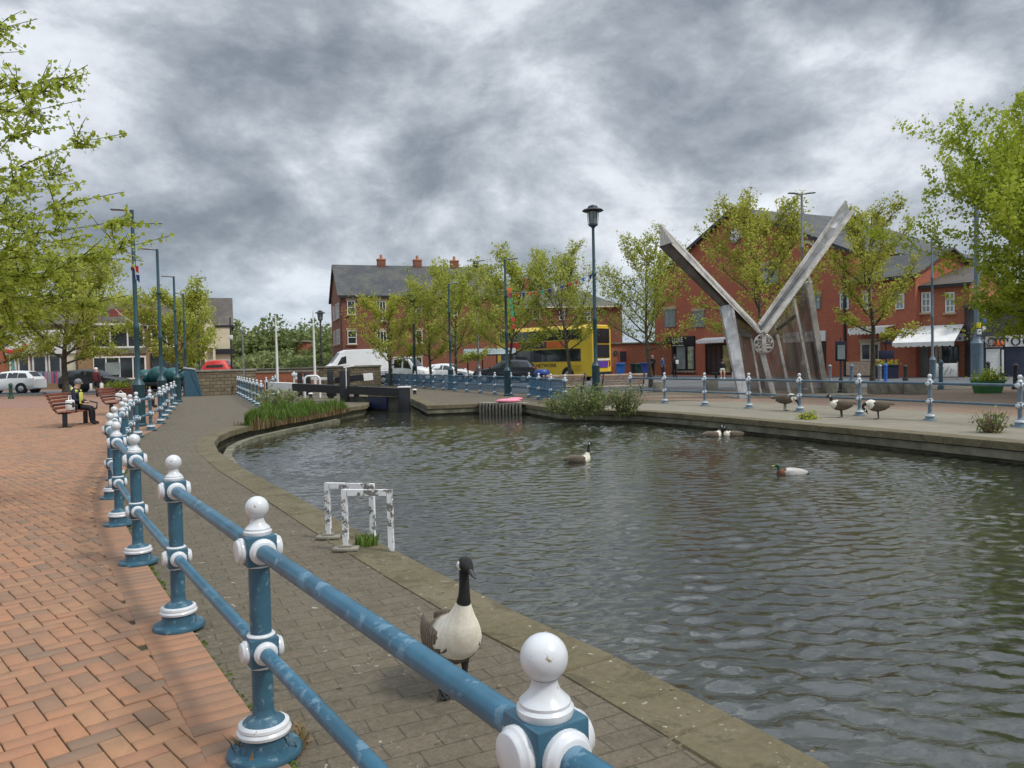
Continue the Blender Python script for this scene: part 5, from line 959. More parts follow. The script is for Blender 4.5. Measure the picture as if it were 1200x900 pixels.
place('parked_car','dark estate car with red tail light behind the bunting lamp',556,57,-.12,4.6,1.85,suv,car_dark,[(1.5,2.6,.1,.85,2.1,2.6),(2.7,3.4,.1,.85),(3.45,4.15,.1,.8,3.45,3.95)],(.85,3.7))
place('parked_car','white car with alloy wheels parked at the left edge of the photo',-26,58.,0.02,4.5,1.85,suv,car_white,[(1.5,2.6,.1,.85,2.1,2.6),(2.7,3.4,.1,.85),(3.45,4.15,.1,.8,3.45,3.95)],(.85,3.7),.36).rotation_euler[2]=0.02
place('parked_car','charcoal people carrier behind the walking person in maroon',148,57,PI,4.6,1.9,suv,car_grey,[(1.5,2.6,.1,.85,2.1,2.6),(2.7,3.4,.1,.85),(3.45,4.15,.1,.8,3.45,3.95)],(.85,3.7),.37)
# truck with teal tarpaulin load and red vehicle at left centre
teal_t=mat('teal tarpaulin',(.015,.10,.115),.45,.35,1.5); 
c=A(160,446,54); t=thing('tarpaulin_trailer','teal tarpaulin covered trailer behind the first plaza lamps','trailer',(c.x,54,0),0); mb=MB(); mb.bbox((2.,0,.55),(4.6,1.8,.3),.04); mb.build('chassis',dark_m,t)
mb=MB(); rr=random.Random(4)
for x,z,r in ((.6,1.05,.62),(1.6,1.15,.75),(2.6,1.1,.68),(3.5,1.0,.55)): mb.sph((x,0,z),r,18,sc=(1.0,1.1,.85))
mb.build('tarpaulin',teal_t,t)
for x in (.9,3.2):
    for sg in (-1,1): MB().tube([(x,sg*.8,.33),(x,sg*1.0,.33)],[.33,.33],18).build('wheel',rubber,t)
place('parked_car','dark blue car parked beyond the trailer, right of the first plaza lamps',183,60,0.05,4.3,1.8,hatch,mat('teal car paint',(.02,.06,.08),.25,.2,1.),[(1.3,2.3,.1,.85,1.95,2.3),(2.38,3.5,.1,.85,2.38,3.2)],(.75,3.3))
c=A(242,437,60); t=thing('parked_car','red convertible roof of a car behind the stone wall','car',(c.x,60,0)); bpy.data.objects.remove(t)
place('parked_car','red car with low roof seen just above the stone wall',231,62,0.03,3.6,1.65,[(0,.3,.7,.8,.6),(.15,.3,.9,1.0,.72),(.4,.3,.95,1.1,.7),(.5,.3,1.0,1.15,.7),(.9,.3,1.2,1.75,.6),(1.6,.3,1.2,1.85,.6),(2.4,.3,1.2,1.8,.6),(2.75,.3,1.1,1.3,.6),(2.9,.3,.9,1.0,.6)],red,[(1.0,2.3,.1,.5)],(.6,2.4),.3,base=.35)
# ---- yellow double-deck bus
bx=A(704,442,59.); bus=thing('double_decker_bus','yellow double decker bus with red advert strip parked in the road behind the trees','bus',(bx.x,58.,.0),math.atan2(.66,-.75))
LB,WB,HB=9.6,2.45,4.25
prof=[(-WB/2,.32),(-WB/2,3.9),(-WB/2+.25,4.2),(WB/2-.25,4.2),(WB/2,3.9),(WB/2,.32)]
mb=MB(); xs=[0,.12,.5,LB-.4,LB-.1,LB]; vs=[]; 
for x in xs:
    ins=.18 if x in(0,LB) else (.05 if x in (.12,LB-.1) else 0); vs+=[(x,y*(1-ins*.12),.32+(z-.32)*(1-ins*.12)) for y,z in prof]
n=6; fs=[(i*n+k,i*n+(k+1)%n,(i+1)*n+(k+1)%n,(i+1)*n+k) for i in range(len(xs)-1) for k in range(n)]+[tuple(range(n)),tuple((len(xs)-1)*n+k for k in range(n))[::-1]]
mb.add(vs,fs,0,False); mb.build('body',bus_yel,bus)
sy=WB/2 # side facing the camera: local +y? (x axis points away-left)
for sg in (1,-1):
    mb=MB(); mb.box((LB*.53,sg*(sy+.005),1.95),(LB*.84,.03,.95)); w1=mb.build('lower_windows',glass,bus); mb=MB(); [mb.box((1.4+k*1.5,sg*(sy+.03),1.95),(.06,.02,.9)) for k in range(6)]; mb.build('window_pillar',dark_m,w1)
    mb=MB(); mb.box((LB*.53,sg*(sy+.005),3.5),(LB*.86,.03,.75)); w1=mb.build('upper_windows',glass,bus); mb=MB(); [mb.box((1.4+k*1.5,sg*(sy+.03),3.5),(.06,.02,.72)) for k in range(6)]; mb.build('window_pillar',dark_m,w1)
    mb=MB(); mb.add([(.35,sg*(sy+.012),1.4),(1.7,sg*(sy+.012),1.5),(1.2,sg*(sy+.012),2.5),(.55,sg*(sy+.012),3.95),(.25,sg*(sy+.012),3.95)],[(0,1,2,3,4)]); mb.build('rear_swoosh',bus_yel,bus,fix=False)
    ad=MB().box((LB*.56,sg*(sy+.01),2.78),(LB*.62,.03,.52)).build('advert_strip',mat('dark advert',(.06,.035,.05),.5,.5,1.5),bus)
    MB().box((LB*.80,sg*(sy+.03),2.78),(1.2,.02,.5)).build('advert_panel',red,ad); MB().box((LB*.35,sg*(sy+.03),2.78),(1.9,.02,.5)).build('advert_panel',orange,ad)
    text('BEE NETWORK',.42,'fleet_name',black,bus,(LB*.5,sg*(sy+.02),1.18),(PI/2,0,0 if sg<0 else PI),.005)
    for x in (2.3,7.2): MB().tube([(x,sg*(sy-.25),.5),(x,sg*(sy+.02),.5)],[.56,.56],24).build('wheel_arch',black,bus); wq=MB().tube([(x,sg*(sy-.25),.48),(x,sg*(sy+.03),.48)],[.46,.46],24).build('wheel',rubber,bus); MB().tube([(x,sg*(sy+.03),.48),(x,sg*(sy+.05),.48)],[.25,.2],16).build('rim',chrome,wq)
    for k in range(5): MB().box((1.6,sg*(sy+.012),.75+k*.11),(1.1,.02,.025)).build('grille_slat',mat('amber slat',(.5,.33,.03),.5,.1,2.),bus) if k<5 else None
MB().box((-.02,0,3.35),(.05,WB*.80,1.1)).build('rear_upper_glass',glass,bus); MB().box((-.02,0,2.2),(.05,WB*.78,1.0)).build('rear_lower_glass',dark_m,bus); MB().box((-.025,0,1.55),(.05,WB*.80,.12)).build('rear_band',white_flat,bus)
MB().box((-.03,-.1,1.2),(.05,1.3,.45)).build('rear_advert',purple,bus)
for y in (-1.,1.): MB().bbox((-.02,y,1.3),(.06,.14,.5),.02).build('tail_light',red,bus)
MB().bbox((-.0,0,.5),(.2,WB*.96,.3),.04).build('bumper',dark_m,bus)
# bus shelter behind the dark car
a=A(548,418,60); t=thing('bus_shelter','dark framed bus shelter with pale glazed roof behind the parked cars','shelter',(a.x,60,0)); Ls=A(600,418,60).x-a.x; zt=A(575,412,60).z
for x in (0,Ls*.33,Ls*.66,Ls): MB().box((x,0,zt/2),(.1,.1,zt)).build('post',dark_m,t)
mb=MB(); mb.add([(-.3,-.9,zt-.25),(Ls+.3,-.9,zt-.25),(Ls+.3,.5,zt+.25),(-.3,.5,zt+.25),(-.3,-.9,zt-.3),(Ls+.3,-.9,zt-.3),(Ls+.3,.5,zt+.2),(-.3,.5,zt+.2)],[(0,1,2,3),(7,6,5,4),(0,4,5,1),(1,5,6,2),(2,6,7,3),(3,7,4,0)]); mb.build('roof',glass_l,t); mb=MB(); [mb.box((Ls*k/6,-.92,zt-.27),(.08,.06,.12)) for k in range(7)]; mb.beam((-.3,-.93,zt-.27),(Ls+.3,-.93,zt-.27),.06,.1); mb.build('roof_frame',dark_m,t)
# ================================================================ GEESE
def feather_m(nm,c1,c2,sc=14.,mott=.6,flank=False):
    s=SB(nm); w=s.n('ShaderNodeTexWave',bands_direction='X',wave_profile='SIN'); w.inputs['Scale'].default_value=sc; w.inputs['Distortion'].default_value=3.5; w.inputs['Detail'].default_value=3.; w.inputs['Detail Scale'].default_value=3.; s.link(s.tc,w.inputs[0])
    c=s.mix(s.rng(w.outputs[1],.25,.8),c1,c2); n=s.rng(s.noise(40,5,.7,s.map(scale=(.4,1,1))),.3,.7); c=s.mix(s.math('MULTIPLY',n,.4),c,tuple(x*mott for x in c1))
    if flank: sx=s.n('ShaderNodeSeparateXYZ'); s.link(s.tc,sx.inputs[0]); q=s.math('ADD',s.math('ADD',sx.outputs[0],s.math('MULTIPLY',s.math('SUBTRACT',s.noise(22,4,.7),.5),.16)),0.); c=s.mix(s.rng(q,.07,-.06),c,(.20,.155,.11))
    s.bump(s.noise(70,5,.7,s.map(scale=(.35,1,1))),.5,.004); return s.done(c,.8)
f_brown=feather_m('brown feathers',(.085,.065,.045),(.21,.17,.125)); f_breast=feather_m('cream breast feathers',(.70,.65,.53),(.76,.72,.61),9.,.8,True); f_black=mat('black feathers',(.010,.010,.010),.75,.3,60.,bump=.5); f_white=feather_m('white feathers',(.70,.68,.62),(.76,.75,.70),9.,.85); f_flank=feather_m('pale flank feathers',(.26,.21,.15),(.38,.33,.26)); bill=mat('black bill',(.03,.03,.032),.35,.2,20.); f_grey=feather_m('grey mallard feathers',(.48,.47,.43),(.60,.59,.55),30.); f_green=mat('green head feathers',(.01,.07,.035),.3,.3,20.); bill_y=mat('yellow bill',(.5,.42,.04),.4,.1,20.)
def catmull(P,n):
    P=[Vector(p) for p in P]; r=[]
    for i in range(len(P)-1):
        p0=P[max(i-1,0)];p1=P[i];p2=P[i+1];p3=P[min(i+2,len(P)-1)]
        for k in range(n): t=k/n; r.append(.5*((2*p1)+(p2-p0)*t+(2*p0-5*p1+4*p2-p3)*t*t+(3*p1-p0-3*p2+p3)*t**3))
    return r+[P[-1]]
def goose(label,loc,rz,neck,z0=.30,sc=1.,swim=False,grp='canada geese',cat='goose',mall=False,body_up=0.,front=False):
    """x forward. neck: list of (x,z,r) points from the shoulder to the back of the head, then bill direction"""
    t=thing('goose' if not mall else 'duck',label,cat,loc,rz,grp); t.scale=(sc,)*3
    bt=0 if front else body_up
    body=[(-.40,z0+.03-bt*.35,.015,.010),(-.33,z0+.035-bt*.3,.055,.03),(-.24,z0+.02-bt*.2,.095,.075),(-.12,z0,.125,.115),(.0,z0+.0,.138,.132),(.10,z0+.02+bt*.15,.125,.128),(.17,z0+.06+bt*.3,.095,.105)]
    if front: z0-=.055
    if front: body=[(-.40,.27,.015,.012),(-.33,.275,.05,.035),(-.24,.285,.09,.075),(-.13,.29,.13,.115),(-.04,.31,.155,.14),(.04,.35,.150,.135),(.10,.42,.112,.104),(.13,.49,.071,.07)]
    pts=[(x,0,z) for x,z,a,b in body]+[(n[0],n[3] if len(n)>3 else 0,n[1]) for n in neck]; rad=[(a,b) for x,z,a,b in body]+[(n[2],n[2]) for n in neck]
    sub=5; P=catmull(pts,sub); rr=catmull([(a,b,0) for a,b in rad],sub); R_=[(max(.004,q.x),max(.004,q.y)) for q in rr]; nb=len(body); mi=[]
    for i in range(len(P)-1):
        k=i/sub
        if k<1.6: mi.append(3 if k>.7 else 1)
        elif k<nb-(3.1 if front else 1.9): mi.append(0)
        elif k<nb+.15: mi.append(2)
        elif k<nb-1+len(neck)-.0: mi.append(1)
        else: mi.append(1)
    mats_=[f_brown,f_black,f_breast,f_white] if not mall else [f_grey,f_green,mat('chestnut feathers',(.13,.05,.025),.8,.2,20.),f_white]
    mb=MB(); mb.tube(P,R_,20,mi=mi); 
    # head
    h=Vector(pts[-1]); hd=neck[-1][4] if len(neck[-1])>4 else (1,0,-.15); hd=Vector(hd).normalized(); up=Vector((0,0,1)); 
    hp=[h-hd*.035,h-hd*.015,h+hd*.012,h+hd*.04,h+hd*.062]; mb.tube(hp,[.016,.034,.040,.031,.019],16,mi=1); bd=mb.build('body',mats_,t)
    mb=MB(); mb.tube([h+hd*.052,h+hd*.075,h+hd*.10,h+hd*.122],[(.017,.018),(.015,.013),(.013,.008),(.007,.004)],12); mb.build('bill',bill if not mall else bill_y,t)
    sdv=hd.cross(up).normalized()
    for sg in (-1,1):
        if not mall:
            mb=MB(); c=h-hd*.006+sdv*sg*.0235-up*.012; mb.sph(c,.022,12,sc=(.95,.95,1.25)); mb.build('cheek_patch',f_white,t)
        mb=MB(); mb.sph(h+hd*.022+sdv*sg*.0325+up*.013,.0055,8); mb.build('eye',glass,t)
        mb=MB(); q=[(.13,sg*.095,z0+.055+bt*.2),(.04,sg*.128,z0+.05),(-.10,sg*.120,z0+.045),(-.24,sg*.075,z0+.05-bt*.15),(-.36,sg*.035,z0+.055-bt*.3)]; mb.tube(catmull(q,4),[(max(.006,.030*math.sin(PI*(i+1)/18.5)),max(.01,.088*math.sin(PI*(i+2.5)/20.))) for i in range(17)],12); mb.build('wing',f_brown if not mall else f_grey,t)
        if not swim:
            mb=MB(); y=sg*.062; x=-.02+sg*.03; mb.tube([(x,y,z0-.05),(x+.0,y,z0-.15),(x-.01,y,.03),(x,y,.02)],[.035,.017,.011,.012],8); 
            for a in (-.5,0,.5): mb.tube([(x,y,.018),(x+.05*math.cos(a),y+.05*math.sin(a),.014),(x+.095*math.cos(a),y+.095*math.sin(a),.008)],[.009,.008,.004],6)
            mb.add([(x,y,.012),(x+.085*math.cos(-.5),y+.085*math.sin(-.5),.007),(x+.085,y,.009),(x+.085*math.cos(.5),y+.085*math.sin(.5),.007)],[(0,1,2),(0,2,3)]); mb.build('leg',bill,t)
    return t
c=G(531,826)
g_=goose('large alert Canada goose with cream breast and long black neck in the foreground, facing us',(c.x+.0,c.y+.10,0),math.radians(-62),[(.150,.555,.043),(.163,.61,.032),(.167,.67,.0275),(.168,.73,.0265),(.178,.785,.030,0,(.80,.10,-.45))],z0=.345,sc=.86,front=True)
c=G(921,481.5); goose('Canada goose feeding with its neck down, left of the three geese on the far quay',(c.x,c.y,0),math.radians(-12),[(.25,.33,.05),(.31,.27,.032),(.35,.17,.026),(.38,.08,.028,0,(.5,0,-.9))],z0=.33)
c=G(985,489.5); goose('Canada goose standing with head up, middle of the three geese on the far quay',(c.x,c.y,0),math.radians(172),[(.20,.42,.055),(.22,.48,.04),(.24,.53,.032),(.26,.555,.032,0,(1,0,-.2))],z0=.31)
c=G(1028,491.5); goose('Canada goose preening with head tucked low, right of three on the far quay',(c.x,c.y,0),math.radians(176),[(.25,.38,.05),(.31,.36,.034),(.33,.29,.028),(.28,.23,.030,0,(-.6,0,-.8))],z0=.32)
c=G(679,541,WZ); goose('Canada goose swimming alone in mid basin with its neck up',(c.x,c.y,WZ-.235),math.radians(10),[(.20,.48,.05),(.23,.58,.03),(.235,.66,.026),(.25,.72,.03,0,(1,0,-.1))],z0=.31,swim=True,sc=.82)
c=G(836,511.5,WZ); goose('swimming Canada goose just off the far quay wall, left of the pair',(c.x,c.y,WZ-.235),math.radians(15),[(.20,.44,.05),(.24,.52,.03),(.26,.57,.027),(.28,.60,.03,0,(1,0,-.2))],z0=.31,swim=True,sc=.82)
c=G(858,511,WZ); goose('swimming Canada goose with head turned back, right of the pair off the far quay wall',(c.x,c.y,WZ-.235),math.radians(185),[(.20,.44,.05),(.22,.50,.03),(.21,.55,.027),(.2,.57,.03,0,(-.5,.6,-.2))],z0=.31,swim=True,sc=.82)
c=G(925,556,WZ); goose('mallard drake with green head and pale body swimming to the left',(c.x,c.y,WZ-.19),math.radians(180),[(.20,.34,.045),(.22,.39,.032),(.235,.42,.03,0,(1,0,-.1))],z0=.22,swim=True,sc=.82,grp='ducks',cat='duck',mall=True)
# ================================================================ PEOPLE
def person(label,loc,rz,joints,bones,mats_,hair=None,extra=None):
    """joints name->(x,y,z,r); bones list of (a,b,material index)"""
    t=thing('person',label,'person',loc,rz); names=list(joints); me=bpy.data.meshes.new('body'); me.from_pydata([joints[k][:3] for k in names],[(names.index(a),names.index(b)) for a,b,_ in bones],[])
    o=bpy.data.objects.new('body',me); C.objects.link(o); sk=o.modifiers.new('s','SKIN'); ss=o.modifiers.new('u','SUBSURF'); ss.levels=2; ss.render_levels=2
    lay=me.skin_vertices[0].data
    for i,k in enumerate(names): r=joints[k][3]; lay[i].radius=(r if isinstance(r,tuple) else (r,r)); lay[i].use_root=(k=='pelvis')
    dg=bpy.context.evaluated_depsgraph_get(); dg.update(); m2=bpy.data.meshes.new_from_object(o.evaluated_get(dg)); bpy.data.objects.remove(o)
    for m_ in mats_: m2.materials.append(m_)
    J={k:Vector(v[:3]) for k,v in joints.items()}
    for p in m2.polygons:
        best=None
        for a,b,mi in bones:
            A_,B_=J[a],J[b]; d=B_-A_; q=max(0,min(1,(p.center-A_).dot(d)/max(1e-9,d.dot(d)))); ds=(A_+d*q-p.center).length
            if best is None or ds<best[0]: best=(ds,mi)
        p.material_index=best[1]; p.use_smooth=True
    b=bpy.data.objects.new('body',m2); C.objects.link(b); b.parent=t
    h=J['head']; f=Vector((1,0,0))
    if hair: MB().sph(h+Vector((-.015,0,.035)),.108,14,sc=(1.0,.88,.95)).build(hair[0],hair[1],t)
    mb=MB(); mb.sph(h+Vector((.095,0,-.005)),.018,8,sc=(1,.8,1.2)); mb.build('nose',skin,t)
    for e in (extra or []): e(t)
    return t
def standing(shl=.19,lean=0.,arms='down',stride=0.,hgt=1.75):
    k=hgt/1.75; J=dict(pelvis=(0,0,.95,.15),belly=(.0,0,1.12,.14),chest=(lean*.5,0,1.34,(.15,.17)),neck=(lean,0,1.50,.06),head=(lean+.03,0,1.64,.095),headtop=(lean+.02,0,1.72,.07))
    for s,n in ((1,'l'),(-1,'r')):
        J[n+'sh']=(lean*.8,s*shl,1.42,.065); st=stride*s
        if arms=='down': J[n+'el']=(-.03,s*(shl+.07),1.14,.05); J[n+'wr']=(.07,s*(shl+.06),.92,.035); J[n+'ha']=(.10,s*(shl+.05),.83,.04)
        else: J[n+'el']=(.05,s*(shl+.05),1.15,.05); J[n+'wr']=(.24,s*.08,1.18,.035); J[n+'ha']=(.29,s*.04,1.2,.04)
        J[n+'hip']=(0,s*.09,.88,.10); J[n+'kn']=(.03+st*.5,s*.10,.48,.068); J[n+'an']=(st,s*.10,.09,.045); J[n+'to']=(st+.14,s*.11,.04,.04)
    return {a:(b[0]*k,b[1]*k,b[2]*k,b[3]) for a,b in J.items()}
def bones(top,leg,shoe=None,hand=0,head=0,foot=3):
    B_=[('pelvis','belly',top),('belly','chest',top),('chest','neck',top),('neck','head',head),('head','headtop',head)]
    for n in 'lr': B_+=[('chest',n+'sh',top),(n+'sh',n+'el',top),(n+'el',n+'wr',top),(n+'wr',n+'ha',hand),('pelvis',n+'hip',leg),(n+'hip',n+'kn',leg),(n+'kn',n+'an',leg),(n+'an',n+'to',foot)]
    return B_
def seated(seat=.46,lean=.05,headf=.05,legs_out=.42):
    J=dict(pelvis=(0,0,seat+.12,.15),belly=(.0,0,seat+.28,.15),chest=(lean,0,seat+.50,(.15,.17)),neck=(lean+headf*.6,0,seat+.66,.06),head=(lean+headf+.04,0,seat+.79,.095),headtop=(lean+headf+.03,0,seat+.87,.07))
    for s,n in ((1,'l'),(-1,'r')):
        J[n+'sh']=(lean,s*.19,seat+.58,.065); J[n+'el']=(lean+.05,s*.25,seat+.32,.05); J[n+'wr']=(.27,s*.12,seat+.24,.036); J[n+'ha']=(.34,s*.07,seat+.23,.04)
        J[n+'hip']=(.05,s*.09,seat+.09,.10); J[n+'kn']=(legs_out,s*.11,seat+.06,.07); J[n+'an']=(legs_out+.02,s*.11,.09,.045); J[n+'to']=(legs_out+.16,s*.12,.04,.04)
    return J
def bag(name,m,c,d): return lambda t: MB().bbox(c,d,.03).build(name,m,t)
# seated on the nearest plaza bench, back to the camera
rzb=bench_rz-PI/2
rz_=bench_rz-PI/2
def onbench(b,x,y): 
    a=b.rotation_euler[2]; return (b.location.x+x*math.cos(a)-y*math.sin(a),b.location.y+x*math.sin(a)+y*math.cos(a))
x_,y_=onbench(bn,.15,.25)
p=person('person in navy coat, yellow scarf and cap sitting on the nearest red slatted bench',(x_,y_,.0),bn.rotation_euler[2]-PI/2,seated(.44,.0,.06),bones(1,2),[skin,navy,blk,blk],('cap',greyc),[lambda t:MB().tube([(.1,.16,.98),(-.04,.12,1.06),(-.09,0,1.07),(-.04,-.12,1.06),(.1,-.16,.98)],[.05]*5,8).build('scarf',hivis,t),lambda t:MB().bbox((.19,-.12,.80),(.05,.2,.34),.02).build('vest_panel',hivis,t)])
x_,y_=onbench(bn,-.42,.2); tb=thing('tote_bag','white printed tote bag on the bench beside the navy coated person','bag',(x_,y_,.47),bn.rotation_euler[2]); MB().bbox((0,0,.15),(.34,.16,.30),.04).build('bag_body',whitec,tb); MB().bbox((0,-.085,.16),(.16,.01,.14),.003).build('print',black,tb); MB().tube([(-.1,0,.3),(-.07,0,.42),(.07,0,.42),(.1,0,.3)],.012,6).build('handle',whitec,tb)
x_,y_=onbench(b2,.2,.2); tb=thing('tote_bag','white carrier bag on the empty bench further along the plaza','bag',(x_,y_,.47),0.3); MB().bbox((0,0,.14),(.36,.2,.28),.06).build('bag_body',whitec,tb); MB().tube([(-.1,0,.27),(0,0,.38),(.1,0,.27)],.012,6).build('handle',whitec,tb)
c=A(113.5,462,46); person('person walking away in a maroon quilted jacket and pale cap carrying white bags',(c.x,46,0),math.radians(80),standing(stride=.16),bones(1,2),[skin,maroon,blk,blk],('cap',whitec),[bag('shopping_bag',whitec,(0,-.34,.62),(.2,.12,.42)),bag('shopping_bag',whitec,(0,.34,.62),(.2,.12,.4))])
c=A(166,478,31.5); person('dark clothed person seated sideways behind the first teal lamp',(c.x,31.5,0),math.radians(15),seated(.46,-.05,.0),bones(1,2),[skin,blk,blk,blk],('hair',hairm)); 
ch=thing('folding_chair','folding chair under the dark clothed person behind the first teal lamp','chair',(c.x,31.5,0),math.radians(15)); MB().bbox((.05,0,.44),(.45,.45,.03),.01).build('seat',dark_m,ch); MB().bbox((-.2,0,.75),(.03,.45,.35),.01).build('backrest',dark_m,ch); [MB().tube([(x,y,.43),(x*1.3,y,0)],.014,6).build('leg',grey_m,ch) for x in (-.15,.25) for y in (-.2,.2)]
c=A(790,440,60.0); person('person in dark coat standing before the black shop front, holding papers',(c.x+.05,60,.0),math.radians(-70),standing(arms='f',hgt=1.8),bones(1,1),[skin,blk,blk,blk],('hair',hairm),[bag('papers',whitec,(.3,.05,1.25),(.02,.25,.32))])
person('person in blue grey jacket just behind the dark coated one at the black shop front',(c.x-.65,61.2,0),math.radians(-40),standing(arms='down',hgt=1.76),bones(1,2),[skin,denim,navy,blk],('hair',hairm))
c=A(765,440,63.5); person('person in black standing between the tree trunk and the red shop corner',(c.x,63.5,0),math.radians(-120),standing(arms='f',hgt=1.8),bones(1,2),[skin,blk,blk,blk],('hair',mat('grey hair',(.35,.34,.33),.8,.1,9.)))
c=A(846,440,54); sb=thing('street_bench','dark bench before the glazed shop doors, carrying two seated people','bench',(c.x+.3,54,0),0); MB().bbox((.3,.05,.44),(2.6,.42,.06),.01).build('seat',dark_m,sb); [MB().bbox((x,.05,.2),(.08,.36,.42),.01).build('leg',dark_m,sb) for x in (-.7,1.3)]
person('bare legged person in dark top with white bag, sitting on the dark street bench',(c.x+.0,53.95,0),math.radians(-100),seated(.46,.05,.08),bones(1,0,foot=3),[skin,blk,blk,whitec],('hair',hairm),[bag('handbag',whitec,(.25,.0,.68),(.2,.3,.16))])
person('white haired person in purple dark coat, sitting right on the dark street bench',(c.x+1.15,54.0,0),math.radians(-95),seated(.46,.0,.05),bones(1,2),[skin,mat('purple cloth',(.045,.02,.06),.85,.2,6.),blk,blk],('hair',whitec))
c=A(859,443,53); tb=thing('carrier_bag','pale carrier bag on the pavement beside the white haired person','bag',(c.x+.2,53,0)); MB().bbox((0,0,.28),(.5,.3,.56),.08).build('bag_body',whitec,tb); MB().tube([(-.12,0,.54),(0,0,.68),(.12,0,.54)],.015,6).build('handle',whitec,tb)
# ================================================================ TREES
def limb(rg,p,d,Ln,r0,r1,n=7,wob=.12,lift=.0):
    P=[np.array(p,float)]; d=np.array(d,float); d/=np.linalg.norm(d)
    for i in range(n):
        d=d+rg.normal(size=3)*wob+np.array([0,0,lift]); d/=np.linalg.norm(d); P.append(P[-1]+d*Ln/n)
    return P,list(np.linspace(r0,r1,n+1))
def make_tree(name,label,loc,H,R,seed,leafm,nleaf=17000,ls=.10,fork=.28,up=.55,trunk_r=.12,nl=16,barkm=bark,group='street trees around the basin',dens=1.,lean=0.,ell=1.0,bare=.15):
    rg=np.random.default_rng(seed); t=thing(name,label,'tree',loc,0,group); mb=MB(); tw=[]
    T0,rt=limb(rg,(0,0,0),(lean,0,1),H*.90,trunk_r,.015,12,.045,.03); T0[0]=np.array([0,0,0.]); mb.tube([tuple(p) for p in T0],[rt[0]*1.35]+rt[1:],10)
    ts=[]
    for i in range(nl):
        f=fork+(.93-fork)*(i+rg.random()*.8)/nl; k=f*12; i0=min(11,int(k)); p=T0[i0]*(1-(k-i0))+T0[i0+1]*(k-i0); az=i*2.4+rg.normal()*.4
        z=(f-fork)/(1-fork); Ln=R*(1.10 if z<.35 else 1.12-.9*(z-.35))*(.75+.4*rg.random())*math.sin(min(1.,.45+z*1.8)*PI/2); u=up*(.5+1.2*z)
        P,r=limb(rg,p,(math.cos(az),math.sin(az),u),Ln*1.15,rt[i0]*.55,.008,7,.10,.05); mb.tube([tuple(q) for q in P],r,6)
        for j in range(2,8):
            for q_ in range(2):
                d=P[min(j,7)]-P[j-1]; sdv=rg.normal(size=3); sdv[2]=abs(sdv[2])*.5+.2; P2,r2=limb(rg,P[min(j,7)],d/np.linalg.norm(d)+sdv*.7,Ln*(.28+.25*rg.random()),.010,.004,4,.14,.08)
                mb.tube([tuple(q) for q in P2],r2,3,caps=False); ts.append((P2,1.))
                for w_ in range(2): P3,r3=limb(rg,P2[1+w_],rg.normal(size=3)+np.array([0,0,.5]),Ln*.22,.006,.003,3,.1); mb.tube([tuple(q) for q in P3],r3,3,caps=False); ts.append((P3,.8))
        ts.append((P[2:],1.))
    ts.append((T0[8:],.7)); mb.build('trunk',barkm,t,fix=False)
    # leaves in little clusters on the twigs, clumps uneven
    wts=np.array([len(x[0])*x[1]*max(.05,rg.normal(1.,.55)) for x in ts]); wts/=wts.sum(); idx=rg.choice(len(ts),nleaf,p=wts); pos=np.zeros((nleaf,3)); tint=np.zeros(nleaf); base=rg.random(len(ts))
    for a in range(nleaf):
        P=ts[idx[a]][0]; f=rg.random()**.7*(len(P)-1); i0=min(len(P)-2,int(f)); pos[a]=P[i0]*(1-(f-i0))+P[i0+1]*(f-i0); tint[a]=base[idx[a]]*.5+rg.random()*.5
    cz=(H*(fork+1)/2); pos+=rg.normal(size=pos.shape)*ls*1.1; leafmesh('crown',pos,ls,leafm,t,rg,tint=tint); return t
def tr(label,px,Y,ytop,R,seed,lm,**k):
    b=A(px,440,Y); H=A(px,ytop,Y).z/.96; return make_tree('tree',label,(b.x,Y,0),H,R,seed,lm,**k)
tr('young tree with yellow green leaves in front of the apartment windows',457,56,352,2.5,11,leaf_b,nleaf=8000,ls=.12,fork=.22,nl=15)
tr('broad young tree behind the white hatchback, left of the bunting lamp',534,52,322,3.0,12,leaf_o,nleaf=12500,ls=.12,fork=.22,nl=18,up=.6)
tr('leafy young tree just right of the broad one, over the white hatchback roof',506,56,340,2.4,22,leaf_o,nleaf=8000,ls=.12,fork=.25,nl=14,up=.7)
tr('tree with dark trunk right behind the bunting lamp at the dark estate car',594,47,313,2.9,13,leaf_o,nleaf=12500,ls=.115,fork=.26,nl=18,up=.7)
tr('airy tree standing in front of the yellow bus',668,44,300,2.6,14,leaf_o,nleaf=10000,ls=.095,fork=.28,nl=19,up=.9)
tr('airy tree left of the red shop building, above the wheelie bins',763,41.5,290,2.9,15,leaf_o,nleaf=10500,ls=.095,fork=.27,nl=20,up=.85)
tr('bronze green tree seen behind the V of the steel sculpture',893,37,236,2.7,16,leaf_b,nleaf=15000,ls=.105,fork=.22,nl=23,up=.8)
tr('tree with ivy clad trunk right of the steel sculpture, before the red shops',1022,34.8,241,2.1,17,leaf_b,nleaf=11500,ls=.09,fork=.27,nl=20,up=.7)
tr('small tree in front of the white fascia shop beside the plaza kerb',77,52,318,4.2,18,leaf_o,nleaf=26000,ls=.13,fork=.24,nl=20,up=.6,trunk_r=.22)
tr('round leafy tree behind the plaza lamps at the tarpaulin trailer',208,49,352,2.7,19,leaf_o,nleaf=17000,ls=.125,fork=.22,nl=18,up=.5,barkm=bark_d)
tr('tree further left along the plaza kerb, partly cut by the photo edge',-14,50,330,4.2,28,leaf_o,nleaf=19000,ls=.13,fork=.26,nl=20,up=.6,trunk_r=.2)
make_tree('tree','large dense fresh green tree overhanging from the right edge',(20.3,24.6,0),8.9,5.0,20,leaf_r,nleaf=190000,ls=.10,fork=.20,nl=60,up=.22,trunk_r=.24)
